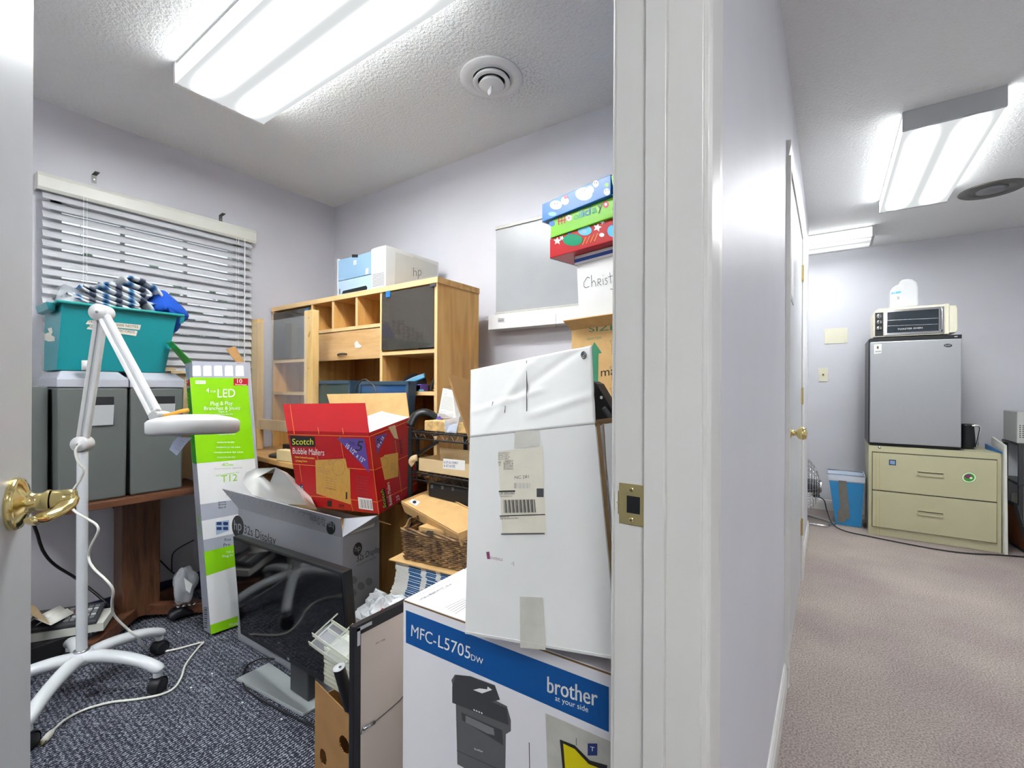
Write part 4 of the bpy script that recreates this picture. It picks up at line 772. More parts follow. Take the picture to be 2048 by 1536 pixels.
m.pp(s, [(776, 854), (790, 850), (796, 878), (788, 876)], 'kraft_light', 2)
m.build('carton_body', t)
m = MB(); q = [c[4], c[5], W(729.7, 805.9, y=c[5].y+.01), W(565.6, 807.9, y=c[4].y+.01)]; m.quad(q, 'sc_red', .003); ff = Fr(q[0], q[1], q[3])
for x in (0, 49, 98): m.ln(ff, (580+x, 809), (589+x, 868), W_, 'sc_line', 1)
rp = [(632, 817), (645, 812), (662, 811), (690, 809), (727, 808), (730, 818), (722, 820), (710, 815), (690, 817), (668, 814), (655, 818), (645, 816)]; m.pp(ff, rp, 'tape', 2); m.build('front_flap', t)
m = MB(); q = [c[7], c[6], W(811.7, 785.4, y=c[6].y+.02), W(653.5, 788.3, y=c[7].y+.02)]; m.quad(q, 'kraft', .004); m.build('rear_flap', t)
m = MB(); q = [c[5], c[6], c[6]+(c[7]-c[6])*.62+V((0, 0, .065)), c[5]+(c[4]-c[5])*.30+V((0, 0, .085))]; q = [c[5], c[6], W(776, 818, y=1.42), W(735, 832, y=1.25)]; m.quad(q, 'white', .002); m.build('white_liner', t)

# glossy monitor on its silver foot
O = V((-1.955, .887, .148)); c = posed(O, (3.2, -2.7, -1.0), (.753, .032, .399))
t = thing('display_monitor', 'large glossy black monitor on a silver foot on the carpet', 'monitor', (-1.6, .93, 0))
m = MB(); m.hexa(c, 'black'); bk = m.build('casing', t, bevel=.003)
f = Fr(c[0], c[1], c[4]); ax, az = (c[1]-c[0]).normalized(), (c[4]-c[0]).normalized(); n = f.n
m = MB(); m.obox(c[0]+ax*.010+az*.022+n*.0006, ax*(.753-.02), n*.0008, az*(.399-.032), 'black_gloss'); m.build('screen', t)
m = MB(); cc = c[0]+ax*.376+az*.010+n*.0008; m.obox(cc-ax*.006, ax*.012, n*.0006, az*.008, 'light_grey'); m.build('badge', t)
m = MB(); m.hexa([(-1.90, .845, .001), (-1.50, .885, .001), (-1.49, .975, .001), (-1.90, .975, .001), (-1.895, .848, .012), (-1.50, .888, .012), (-1.49, .972, .012), (-1.895, .972, .012)], 'silver_paint'); m.build('foot', t, bevel=.003)
m = MB(); m.obox((-1.66, .93, .012), (.12, 0, 0), (0, .03, 0), (0, .0, .22), 'dark_grey'); m.build('neck', t, bevel=.004)
m = MB(); m.tube([W(548, 1318, z=.05), W(520, 1318, z=.02), W(495, 1330, z=.006), W(486, 1350, z=.005), W(488, 1372, z=.005), W(510, 1392, z=.005), W(560, 1420, z=.005), W(640, 1460, z=.005)], .0035, 'black', n=8); tag(m.build('monitor_lead'), 'black lead curling on the carpet round the silver monitor foot', 'cable')

# ------------------------------------------------------------------ large printer carton
c = [V(p) for p in ((-.869, .778, .002), (-.275, .803, .002), (-.285, 1.275, .002), (-.880, 1.25, .002))]; ct = [p+V((0, 0, .616)) for p in c]
t = thing('printer_carton', 'large white carton with a blue band and a printer picture', 'box', (-.57, 1.02, 0))
m = MB(); m.hexa(c+ct, 'carton_clean'); f = Fr(c[0], c[1], ct[0]); u = Fr(ct[0], ct[1], ct[3])
m.pp(f, [(812, 1285), (1218, 1464), (1218, 1374), (812, 1220)], 'br_blue')
m.tx(f, 'MFC-', (823, 1271), (873, 1292), 22, 'bright_white', 3, C=(824, 1248)); m.tx(f, 'L5705', (877, 1293), (941, 1318), 21, 'bright_white', 3, C=(878, 1269)); m.tx(f, 'DW', (943, 1319), (967, 1329), 12, 'bright_white', 3, C=(943, 1307))
m.tx(f, 'brother', (1095, 1383), (1195, 1412), 26, 'bright_white', 3, C=(1095, 1351)); m.tx(f, 'brother', (1096, 1383.5), (1196, 1412.5), 26, 'bright_white', 3, C=(1096, 1351)); m.tx(f, 'at your side', (1111, 1400), (1177, 1424), 10, 'bright_white', 3, C=(1111, 1389))
m.pp(f, [(964, 1283+17), (1005, 1312), (1007, 1341), (965, 1326)], 'br_blue', 2)
# pictured machine
m.pp(f, [(912, 1402), (903, 1360), (910, 1349), (941, 1352), (990, 1370), (1000, 1398), (990, 1400), (1014, 1412), (1022, 1440), (1022, 1462), (1012, 1468), (1011, 1536), (1000, 1575), (915, 1528), (912, 1412)], 'pr_dark', 1)
m.pp(f, [(905, 1372), (912, 1349), (942, 1353), (990, 1372), (1000, 1399), (984, 1403), (1014, 1416), (1018, 1450), (905, 1405)], 'pr_darker', 2)
m.pp(f, [(925, 1440), (923, 1424), (1005, 1460), (1007, 1490)], 'pr_darker', 2); m.pp(f, [(932, 1444), (932, 1430), (988, 1456), (990, 1470), (975, 1466)], 'pr_mid', 3)
m.pp(f, [(947, 1379), (960, 1376), (975, 1378), (976, 1372), (985, 1379), (965, 1386)], 'bright_white', 3)
for k in range(4): m.ln(f, (948+5*k, 1418+2*k), (951+5*k, 1420+2*k), .003, 'bright_white', 4)
m.tx(f, 'brother', (950, 1498), (967, 1504), 4, 'bright_white', 4); m.ln(f, (914, 1500), (1010, 1543), .001, 'ink', 3)
# packing-slip pouch
m.pp(f, [(1091, 1425), (1236, 1488), (1238, 1600), (1096, 1560)], 'tape', 1); m.ln(f, (1091, 1425), (1236, 1488), .0015, 'paper', 2)
m.pp(f, [(1120, 1600), (1126, 1540), (1120, 1478), (1150, 1490), (1180, 1520), (1215, 1530), (1212, 1560), (1200, 1600)], 'ink', 2); m.pp(f, [(1127, 1600), (1131, 1540), (1127, 1486), (1150, 1497), (1178, 1527), (1212, 1540), (1205, 1600)], 'br_yellow', 3)
m.pr(f, 1176, 1486, 1195, 1510, 'sc_blue', 3); m.tx(f, 'T', (1181, 1500), (1190, 1502), 9, 'bright_white', 4); m.ln(f, (1153, 1475), (1153, 1490), .001, 'ink', 3); m.ln(f, (1059, 1484), (1060, 1540), .0018, 'ink', 3)
# lid print, upside down from here
m.tx(u, 'MFC-L5705', (905, 1163), (845, 1194), -9, 'ink', 2, C=(899, 1170)); m.tx(u, 'MULTI FUNCTION CENTER', (900, 1158), (836, 1190), -3, 'br_blue', 2, C=(898, 1160))
for k in range(5): m.ln(u, (895+6*k, 1216+3*k), (930+2*k, 1196+3.5*k), .0013, 'ink_soft', 2)
m.pp(u, [(907, 1220), (922, 1213), (930, 1216), (925, 1230)], 'paper', 1)
m.build('carton_body', t, bevel=.0015)
m = MB(); m.obox(ct[0]+V((.003, .0, .0006)), (ct[1]-ct[0])*.99, (ct[3]-ct[0])*.49, V((0, 0, .0035)), 'carton_clean').obox(ct[0]+(ct[3]-ct[0])*.505+V((.003, 0, .0006)), (ct[1]-ct[0])*.99, (ct[3]-ct[0])*.49, V((0, 0, .0035)), 'carton_clean')
m.obox(ct[0]+V((.003, -.0008, -.0012)), (ct[1]-ct[0])*.99, V((0, .002, 0)), V((0, 0, .0035)), 'edge_brown')
u = Fr(ct[0]+V((0, 0, .0045)), ct[1]+V((0, 0, .0045)), ct[3]+V((0, 0, .0045)))
m.tx(u, 'MFC-L5705DW', (908, 1164), (843, 1196), -9, 'ink', 1, C=(901, 1171)); m.tx(u, 'MULTI FUNCTION CENTER', (903, 1158), (836, 1191), -3, 'br_blue', 1, C=(900, 1161))
for k in range(5): m.ln(u, (890+5*k, 1216+3*k), (930+2*k, 1197+3.2*k), .0013, 'ink_soft', 1)
m.build('lid_flaps', t)

# tall battered white carton on top of it
c0 = posed((-.625, .735, .626), (-11.9, -9.2, 3.5), (.324, .235, .42))
bl, br, tr, tl = c0[0], c0[1], c0[5], c0[4]
f0 = Fr(bl, br, tl)
bl, br, tr, tl = f0.px(930, 1272), f0.px(1235, 1320), f0.px(1190, 848), f0.px(939.5, 875)
bl.z = max(bl.z, .6295); br.z = max(br.z, .6295)
bk = V((-.02, .23, 0)); cc = [bl, br, br+bk, bl+bk, tl, tr, tr+bk+V((0, .03, .0)), tl+bk+V((0, .03, .0))]
t = thing('battered_carton', 'tall creased white carton with a shipping label, flap standing up', 'box', (bl+br)/2+V((0, .1, 0)))
f = Fr(bl, br, tl); e = .004; tr = f.px(1190, 848); cc[5] = tr; cc[6] = tr+bk+V((0, .03, .0)); m = MB()
for q in ((cc[0], cc[1], cc[5], cc[4]), (cc[1], cc[2], cc[6], cc[5]), (cc[2], cc[3], cc[7], cc[6]), (cc[3], cc[0], cc[4], cc[7]), (cc[3], cc[2], cc[1], cc[0])): m.quad(q, 'carton_white', .005)
m.add([cc[1]+V((.001, .004, 0)), cc[1]+V((.006, .010, .0)), cc[5]+V((.006, .010, 0)), cc[5]+V((.001, .004, 0))], [(0, 1, 2, 3)], 'edge_brown')
LB = [(1005, 1070), (1093, 1070), (1085, 893), (996, 903)]; m.pp(f, LB, 'label')
m.pp(f, [(1030, 863), (1079, 860), (1080, 893), (1029, 897)], 'tape', 2)
for k, w_ in enumerate(('ANDREW R', '(828) 555', 'SUITE 5', 'HICKORY')): m.tx(f, w_, (997, 908+4*k), (1020-3*(k % 2), 907+4*k), 2.6, 'ink_soft')
m.tx(f, 'SHIP', (997, 927), (1003, 927), 4, 'ink'); m.tx(f, 'TO:', (998, 932), (1002, 932), 3.5, 'ink')
for k, w_ in enumerate(('J. ANDREW', 'SUITE B', '201 51 PARK', 'STATESVILLE')): m.tx(f, w_, (1008, 925+5*k), (1027, 924+5*k), 4, 'ink')
m.tx(f, 'NC 281', (1030, 958), (1058, 956), 6, 'ink_soft')
for k in range(14): m.ln(f, (1029+2.4*k, 966), (1029+2.4*k, 977), .0006+.0006*(k % 3), 'ink' if k < 2 else 'ink_faint')
m.ln(f, (998, 983), (1031, 982), .003, 'ink'); m.tx(f, 'UPS GROUND', (999, 990), (1030, 988.5), 5, 'ink'); m.tx(f, 'TRACKING #: 1Z', (1000, 994), (1025, 993.5), 2.5, 'ink_soft'); m.pr(f, 1074, 977, 1088, 994, 'dark_grey', 3)
for k in range(26): m.ln(f, (1007+2.5*k, 1000-.05*k), (1009+2.5*k, 1026-.05*k), .0007+.0009*((k*7) % 3), 'ink', 3)
m.ln(f, (1000, 1032), (1091, 1029), .002, 'ink', 3); m.tx(f, 'BILLING: P/P', (1001, 1036), (1019, 1035), 2.6, 'ink'); m.tx(f, 'DESC: PACKAGE DOCUMENT', (1001, 1039), (1038, 1037.5), 2.6, 'ink'); m.ln(f, (1003, 1068), (1090, 1067), .003, 'ink_soft', 3)
m.pp(f, [(975, 1118), (981, 1118), (979, 1103), (973, 1104)], 'hp_magenta', 2); m.tx(f, 'STATESVILLE', (982, 1118), (1006, 1122), 5, 'hp_magenta'); m.tx(f, '4', (1023, 1131), (1030, 1133), 10, 'tape')
m.pp(f, [(1041, 1295), (1092, 1300), (1086, 1195), (1040, 1193)], 'tape', 2)
m.build('carton_body', t)
m = MB(); A = f.px(941.5, 740); B = f.px(1182, 690); hz = V((0, -.02, 0)); fl = [tl, tr, B+V((0, .035, 0)), A+V((0, .035, 0))]
ff = Fr(tl, tr, A+V((0, .035, 0))); fl = [tl+V((0, 0, .0015)), tr+V((0, 0, .0015)), ff.px(1182, 690), ff.px(941.5, 740)]
nx, ny = 14, 8; vs = []; rnd = random.Random(4)
def crease(u, v):
    h_ = 0
    for (au, av, bu, bv, d, w_) in ((.15, .05, .52, .9, .006, .05), (.4, .5, .95, 1.0, -.005, .05), (.05, .35, .6, .5, .004, .04), (.55, .2, 1.0, .35, .005, .05), (.47, 0, .47, 1, -.002, .02)):
        L2 = math.hypot(bu-au, bv-av); tt = max(0, min(1, ((u-au)*(bu-au)+(v-av)*(bv-av))/L2**2)); q = math.hypot(u-au-tt*(bu-au), v-av-tt*(bv-av)); h_ += d*math.exp(-(q/w_)**2)
    return h_*.5
nx, ny = 56, 36
for j in range(ny+1):
    for i in range(nx+1):
        u_, v_ = i/nx, j/ny; p = fl[0]*(1-u_)*(1-v_)+fl[1]*u_*(1-v_)+fl[2]*u_*v_+fl[3]*(1-u_)*v_; vs.append(p+ff.n*crease(u_, v_)*min(1, 6*v_))
m.add(vs, [(j*(nx+1)+i, j*(nx+1)+i+1, (j+1)*(nx+1)+i+1, (j+1)*(nx+1)+i) for j in range(ny) for i in range(nx)], 'carton_white', True)
ring(m, ff, 1168, 711, 5, 7, 'ink_soft', .001, 6); ring(m, ff, 1168, 711, 2.5, 3.5, 'ink_soft', .001, 6)
m.ln(ff, (1054, 722), (1054, 823), .0012, 'ink_soft', 5)
for p, q in (((1000, 808), (1008, 800)), ((1008, 800), (1000, 812)), ((1000, 812), (1012, 813)), ((1012, 813), (1010, 826)), ((985, 812), (987, 804))): m.ln(ff, p, q, .0008, 'ink_soft', 6)
o = m.build('front_flap', t); o.modifiers.new('s', 'SOLIDIFY').thickness = .005
m = MB(); q = [tl, tl+bk+V((0, .03, 0)), W(899, 748, y=1.02), W(896, 750, y=.90)]; q = [tl+V((-.002, .002, 0)), tl+bk+V((-.01, .03, 0)), tl+bk+V((-.03, -.02, .11)), W(897, 748, y=.86)]; m.quad(q, 'kraft_dark', .005); m.build('left_flap', t)
m = MB(); m.quad([cc[1]+V((.010, .015, 0)), cc[1]+V((.075, .10, 0)), cc[5]+V((.07, .10, 0)), cc[5]+V((.010, .015, 0))], 'carton_white', .005); m.ln(Fr(cc[1]+V((.01, .015, 0)), cc[1]+V((.075, .1, 0)), cc[5]+V((.01, .015, 0))), (1207, 848), (1214, 960), .002, 'edge_brown', 1); m.build('right_flap', t)
m = MB(); m.quad([cc[5]+V((.002, 0, -.005)), cc[6], cc[6]+V((.01, 0, .005)), cc[5]+V((.006, 0, .008))], 'edge_brown', .003); m.build('torn_edge', t)
# black rack part sticking out of it
m = MB(); A = [W(*p, y=1.0) for p in [(1189, 762), (1200, 768), (1248, 850), (1248, 905), (1192, 862)]]; k = len(A); m.prism([(p.x, p.z) for p in A], (0, .985, 0), V((1, 0, 0)), V((0, 0, 1)), (0, .04, 0), 'black')
fb = Fr((-.5, .985, 1), (-.3, .985, 1), (-.5, .985, 1.2)); m.pp(fb, [(1203+3*math.cos(i*.785), 795+3.5*math.sin(i*.785)) for i in range(8)], 'bright_white', 2); m.tube([fb.px(1208, 815, 3), fb.px(1218, 830, 3), fb.px(1232, 855, 3)], .006, 'dark_grey', n=8)
tag(m.build('black_bracket', bevel=.002), 'black metal part with a white screw sticking out of the battered carton', 'metal part')

# framed picture leaning on the printer carton, back showing
t = thing('picture_frame', 'black picture frame, paper-backed side out, against the blue-banded carton', 'picture frame', (-.94, .9, 0))
FX = -.95; y0, y1, zt = .692, 1.15, .563
m = MB()
for b in ((y0, 0.002, y0+.022, zt), (y1-.022, .002, y1, zt), (y0+.022, zt-.026, y1-.022, zt), (y0+.022, .002, y1-.022, .028)): m.box(FX-.018, b[0], b[1], FX, b[2], b[3], 'black')
m.build('frame', t, bevel=.0015)
m = MB(); m.box(FX-.012, y0+.02, .026, FX-.002, y1-.02, zt-.024, 'kraft_pale'); ff = Fr((FX-.002, y0, 0), (FX-.002, y1, 0), (FX-.002, y0, 1)); m.tx(ff, 'JAN 1 9 2006', (751, 1289), (770, 1280), 4, 'ink', 1); m.build('backing_paper', t)
m = MB(); ff = Fr((FX, y0, 0), (FX, y1, 0), (FX, y0, 1)); a = ff.px(722, 1274)
m.box(FX, a.y-.012, zt-.05, FX+.0015, a.y-.003, zt-.006, 'steel').box(FX, a.y-.012, zt-.014, FX+.0015, a.y+.032, zt-.005, 'steel'); m.build('corner_bracket', t)
m = MB(); p1 = ff.px(724, 1462); p2 = ff.px(748, 1443); p3 = V((FX+.004, .92, p2.z+.035)); m.obox(p1+V((0, -.004, -.006)), (.002, 0, 0), (0, .012, .0), (0, .006, .016), 'steel').tube([p1+V((.002, .002, .004)), p2+V((.003, 0, 0))], .004, 'steel', n=8, sub=1).tube([p2+V((.003, 0, 0)), p2*.5+p3*.5+V((.003, 0, -.006)), p3, V((FX+.004, 1.13, p1.z))], .0012, 'metal_dark', n=6); m.build('hanging_wire', t)

# magazine file with acrylic holders
mx0, mx1, my0, my1 = -1.205, -.985, .70, .80
ma, mb_ = V((-1.2, .746, 0)), V((-1.005, .735, 0)); 
t = thing('magazine_file', 'brown cardboard magazine file holding clear acrylic racks', 'magazine file', (-1.1, .82, 0))
m = MB(); dpth = V((.02, .13, 0)); zl, zr = .31, .285
lo = V((0, 0, .002))
m.obox(ma+lo, mb_-ma, dpth, V((0, 0, .003)), 'kraft_dark')
A0, B0 = ma+lo, mb_+lo
def holed(m, A, B, zl, zr, holes, mt, th):
    # front panel with two punched holes: built as a grid of small tiles left out inside the holes
    n = 70; k = 110; 
    for i in range(n):
        u0, u1 = i/n, (i+1)/n
        zt0, zt1 = zl+(zr-zl)*u0, zl+(zr-zl)*u1; runs = []; st = None
        for j in range(k):
            z = (j+.5)/k*min(zt0, zt1); u = (u0+u1)/2*(B-A).length
            inside = any(((u-hu)/ru)**2+((z-hz)/rz)**2 < 1 for hu, hz, ru, rz in holes)
            if not inside and st is None: st = j
            if inside and st is not None: runs.append((st, j)); st = None
        if st is not None: runs.append((st, k))
        for (a_, b_) in runs:
            P0, P1 = A+(B-A)*u0, A+(B-A)*u1; z0, z1 = a_/k, b_/k
            nn = V((0, 0, 1)).cross(B-A).normalized()*th
            q = [P0+V((0, 0, zt0*z0)), P1+V((0, 0, zt1*z0)), P1+V((0, 0, zt1*z1)), P0+V((0, 0, zt0*z1))]
            m.add(q+[p+nn for p in q], [(0, 1, 2, 3), (7, 6, 5, 4), (3, 2, 6, 7), (0, 4, 5, 1), (0, 3, 7, 4), (1, 5, 6, 2)], mt)
hl = [(.045, .115, .018, .022), (.15, .20, .025, .022)]
holed(m, A0, B0, zl, zr, hl, 'kraft_dark', .003)
m.obox(A0+dpth, B0-A0, V((0, -.003, 0)), V((0, 0, .26)), 'kraft_dark').obox(A0, dpth, V((.003, 0, 0)), V((0, 0, .26)), 'kraft_dark').obox(B0-V((.003, 0, 0)), dpth, V((.003, 0, 0)), V((0, 0, .26)), 'kraft_dark')
m.build('file_box', t)
for k in range(9):
    m = MB(); z = .30+.012*k; p = ma+V((.012+.002*math.sin(k*2), .02, z)); ux = V((.17, .012, -.012)); ts = .0022
    m.obox(p, ux, V((0, .075, .012)), V((0, 0, ts)), 'acrylic_edge'); m.obox(p+V((0, 0, 0)), ux, V((0, .002, 0)), V((0, 0, .009)), 'acrylic_edge')
    tag(m.build('acrylic_tray'), 'thin clear acrylic tray stacked in the brown magazine file', 'rack', 'acrylic trays in the magazine file')
for k, z in enumerate((.425, .455)):
    m = MB(); p = ma+V((-.03+.018*k, .0, z-.02)); ux = V((.20, .015, -.035)); 
    m.obox(p, ux, V((0, .06, .012)), V((0, 0, .003)), 'acrylic').obox(p, ux, V((0, .003, 0)), V((0, -.004, .012)), 'acrylic_edge').obox(p+V((0, .06, .012)), ux, V((0, .003, 0)), V((0, -.004, .014)), 'acrylic_edge')
    for s_ in range(4):
        q = p+ux*(s_/3.); m.bar(q+V((0, 0, 0)), q+V((.03, .06, .05)), .003, .003, 'acrylic_edge')
    tag(m.build('acrylic_rack'), ('clear ribbed acrylic rack, lower of the two lying over the magazine file', 'clear ribbed acrylic rack, topmost over the magazine file')[k], 'rack')
m = MB(); A = W(678, 1335, d=1.18); B = W(700, 1415, d=1.20); dr = (B-A).normalized(); m.cyl(A, B, .015, 'black', n=20).lathe([(.0155, 0), (.0155, .001), (0, .001)], A, 'light_grey', -dr, 20)
for s_ in (-1, 1): m.lathe([(.004, 0), (.003, .001), (0, .001)], A-dr*.0015+V((.005*s_, 0, .002*s_)), 'ink', -dr, 10)
tag(m.build('black_wand'), 'short black cylinder with a two-hole end, upright in the magazine file', 'tube')
# crinkled plastic bag
m = MB(); 
def crumple(m, c, r, mt, n, k, amp, seed):
    rnd = random.Random(seed); j0 = len(m.v); m.blob(c, r, mt, n, k, .15, seed)
    for i in range(j0, len(m.v)):
        d_ = m.v[i]-V(c); m.v[i] = V(c)+d_*(1+rnd.uniform(-amp, amp))
    for i in range(len(m.f)):
        if m.f[i][0] >= j0: m.sm[i] = False
crumple(m, (-1.205, 1.0, .405), (.10, .065, .05), 'poly', 22, 12, .14, 5); crumple(m, (-1.12, 1.02, .42), (.08, .06, .045), 'poly', 18, 10, .16, 9); crumple(m, (-1.26, .985, .37), (.05, .045, .035), 'poly', 14, 9, .18, 3)
for k in range(3): m.tube([(-1.16+.02*k, .94, .44), (-1.15+.02*k, .945, .455), (-1.145+.02*k, .945, .44)], .0015, 'led_red', n=5)
fb = Fr((-1.20, .915, .47), (-1.1, .915, .47), (-1.2, .93, .55)); o = m.build('plastic_bag'); tag(o, 'crinkled clear plastic bag between the black monitor and the printer carton', 'plastic bag')
m = MB(); m.box(-1.33, .93, .002, -1.0, 1.09, .345, 'kraft'); tag(m.build('support_carton'), 'plain carton under the crinkled plastic bag', 'box')

# booklets, cardboard sheet, basket
base = V((-1.315, 1.115, .0)); n = 36; th_ = .0062; z0 = .308
m = MB(); m.box(-1.33, 1.12, .002, -.93, 1.29, z0-.002, 'kraft'); tag(m.build('lower_carton'), 'plain carton under the pile of blue and white booklets', 'box')
proto = None
for k in range(n):
    q = k/n; sl = -.05*(1-q)**1.6
    if proto is None:
        m = MB(); L = V((.40, .03, 0)); Dp = V((-.03, .19, 0)); h_ = V((0, 0, th_*.93))
        m.obox((0, 0, 0), L, Dp, h_, 'paper'); fr_ = V((0, -.0004, 0))
        for u0, u1 in ((.16, .30), (.36, .47), (.52, .66), (.73, .88)): m.obox(L*u0+fr_+V((0, 0, .0006)), L*(u1-u0), V((0, .001, 0)), h_*.85, 'book_blue')
        m.obox(V((-.0006, .002, .0012)), V((.001, 0, 0)), Dp*.98, h_*.3, 'ink_faint')
        o = m.build('booklet', base=(0, 0, 0)); proto = o
    else:
        o = proto.copy(); COL.objects.link(o)
    o.location = (base.x+.045*math.sin(q*2.6)+sl+random.uniform(-.003, .003), base.y+random.uniform(-.002, .002)-.035*(1-q), z0+k*th_); o.rotation_euler = (0, 0, random.uniform(-.012, .012))
    tag(o, 'blue and white booklet in the pile under the wicker basket', 'booklet', 'booklets piled under the basket')
zt_ = z0+n*th_
m = MB(); m.obox((-1.29, 1.085, zt_+.0005), (.42, .05, 0), (-.03, .21, 0), (0, 0, .004), 'kraft'); tag(m.build('cardboard_sheet'), 'flat kraft cardboard sheet lying on the booklets under the basket', 'cardboard')
zb_ = zt_+.006
t = thing('wicker_basket', 'brown woven wicker basket holding flat cartons', 'basket', (-1.08, 1.2, zb_))
A, ux, uy, H_ = V((-1.245, 1.118, zb_)), V((.34, .05, 0)), V((-.02, .135, 0)), .10
m = MB(); rows = 14
cs = [A, A+ux, A+ux+uy, A+uy]; cn = sum(cs, V())/4
for r_ in range(rows):
    g_ = 1+.05*r_/rows; z = H_*(r_+.5)/rows; P = []
    for i in range(4):
        p, q = cn+(cs[i]-cn)*g_, cn+(cs[(i+1) % 4]-cn)*g_; ns = 26 if i % 2 == 0 else 14; nn = (q-p).cross(V((0, 0, 1))).normalized()
        for j in range(ns): P.append(p+(q-p)*(j/ns)+nn*.0032*(1 if (j+r_) % 2 else -1)+V((0, 0, z+random.uniform(-.001, .001))))
    m.tube(P, .0036, 'wicker', n=6, close=True, sub=2)
for i in range(4):
    p, q = cs[i], cs[(i+1) % 4]; ns = 13 if i % 2 == 0 else 7
    for j in range(ns): a_ = p+(q-p)*(j+.5)/ns; m.cyl(a_, a_+(a_-cn)*.05+V((0, 0, H_)), .0022, 'wicker', n=6)
m.build('weave', t)
m = MB()
for w_ in range(3):
    P = []
    for i in range(4):
        p, q = cn+(cs[i]-cn)*1.06, cn+(cs[(i+1) % 4]-cn)*1.06; ns = 18 if i % 2 == 0 else 10
        for j in range(ns):
            a_ = (len(P)*.7+w_*2.1); P.append(p+(q-p)*(j/ns)+V((0, .006*math.cos(a_), H_+.004+.006*math.sin(a_)+(.02 if i == 3 and 2 < j < 8 else 0))))
    m.tube(P, .004, 'wicker', n=6, close=True, sub=3)
m.build('braided_rim', t)
m = MB(); m.obox(A+V((.04, .03, .05)), ux*.85, uy*.7, V((0, 0, .065)), 'kraft'); ff = Fr(A+V((.04, .03, .115)), A+V((.04, .03, .115))+ux, A+V((.04, .03, .115))+uy)
m.pp(ff, [(851, 1067), (864, 1069), (868, 1063), (855, 1061)], 'ink', 1)
tag(m.build('flat_carton', bevel=.001), 'kraft carton with a dark sticker lying inside the wicker basket', 'box')
# tilted open tray carton over the basket
tp = [W(804.4, 1002, z=.705), W(923, 1063, z=.675), W(930, 1028, z=.72), W(838.6, 984.4, z=.735)]
tp = [V((-1.385, 1.225, .702)), V((-1.005, 1.135, .668)), V((-.96, 1.27, .690)), V((-1.37, 1.375, .725))]
t = thing('tray_carton', 'shallow tilted kraft carton with a round sticker, above the wicker basket', 'box', tp[0])
m = MB(); dn_ = V((.01, .01, -.045)); m.hexa([tp[0]+dn_, tp[1]+dn_, tp[2]+dn_, tp[3]+dn_]+[p-V((0, 0, .006)) for p in tp], 'kraft'); 
for i in range(4):
    p, q = tp[i], tp[(i+1) % 4]; m.quad([p+dn_, q+dn_, q, p], 'kraft', .004)
m.build('tray', t)
ff = Fr(tp[0]-V((0, 0, .0055)), tp[1]-V((0, 0, .0055)), tp[3]-V((0, 0, .0055))); m = MB(); m.pp(ff, [(818, 1004), (832, 1012), (841, 1004), (825, 998)], 'sky_tag', 1); m.pp(ff, [(829+4*math.cos(i*.5), 1004.5+3*math.sin(i*.5)) for i in range(12)], 'ink', 2); m.build('sticker', t)

# ------------------------------------------------------------------ black wire shelf right of the desk
t = thing('wire_shelf', 'black wire shelf rack right of the oak hutch', 'shelf', (-1.15, 1.48, 0))
sx0, sx1, sy0, sy1 = -1.425, -.89, 1.31, 1.66
for x in (sx0, sx1):
    for y in (sy0, sy1): m = MB(); m.cyl((x, y, 0), (x, y, .985), .011, 'black', n=14); m.build('post', t)
for z in (.968, .80, .632):
    m = MB()
    for dz in (0, -.028):
        for y in (sy0, sy1): m.cyl((sx0, y, z+dz), (sx1, y, z+dz), .0032, 'black', n=8)
        for x in (sx0, sx1): m.cyl((x, sy0, z+dz), (x, sy1, z+dz), .0032, 'black', n=8)
    for y in (sy0, sy1):
        P = [(sx0+.02+i*.025, y, z-.028*(i % 2)) for i in range(21)]; m.tube(P, .0016, 'steel' if z > .9 else 'black', n=6, sub=1)
    for i in range(20): x = sx0+.025*(i+1); m.cyl((x, sy0, z+.003), (x, sy1, z+.003), .0014, 'black', n=6)
    m.build('wire_tier', t)
z = .9735
m = MB(); m.obox((-1.365, 1.33, z), (.115, 0, 0), (0, .12, 0), (0, 0, .042), 'pine_end'); tag(m.build('wood_block', bevel=.003), 'pale softwood block with growth rings on the wire shelf, left one', 'block')
m = MB(); m.obox((-1.185, 1.33, z), (.06, 0, 0), (0, .12, 0), (0, 0, .042), 'pine_end'); tag(m.build('wood_block', bevel=.003), 'pale softwood block on the wire shelf, next to the white carton flap', 'block')
m = MB(); m.obox((-1.40, 1.46, z), (.17, 0, 0), (0, .13, 0), (0, 0, .035), 'paper'); m.obox((-1.36, 1.40, z+.045), (.16, .05, .01), (-.05, .12, .02), (0, 0, .022), 'poly'); m.pp(Fr((-1.3, 1.40, 1.03), (-1.2, 1.4, 1.03), (-1.3, 1.42, 1.06)), [(866, 838), (880, 832), (884, 838), (872, 842)], 'sc_purple'); tag(m.build('bagged_card'), 'purple and white card in a clear bag on the wire shelf', 'bag')
m = MB(); m.hexa([(-1.245, 1.325, z), (-1.185, 1.325, z), (-1.19, 1.45, z), (-1.245, 1.45, z), (-1.25, 1.325, z+.05), (-1.17, 1.325, z+.065), (-1.18, 1.45, z+.07), (-1.25, 1.45, z+.055)], 'poly'); m.box(-1.24, 1.33, z+.002, -1.19, 1.44, z+.03, 'sky_tag'); tag(m.build('zip_bag'), 'clear zip bag with a pale blue card between the two wood blocks', 'bag')
m = MB(); b_ = [W(*p, y=1.40) for p in [(876.8, 825), (909, 836), (904, 778.4), (886, 777)]]
b_ = [V((-1.355, 1.455, 1.055)), V((-1.25, 1.42, 1.045)), V((-1.262, 1.43, 1.165)), V((-1.33, 1.455, 1.165))]
t = thing('small_white_box', 'small open white box with green print behind the battered carton', 'box', (-1.2, 1.47, 1.04))
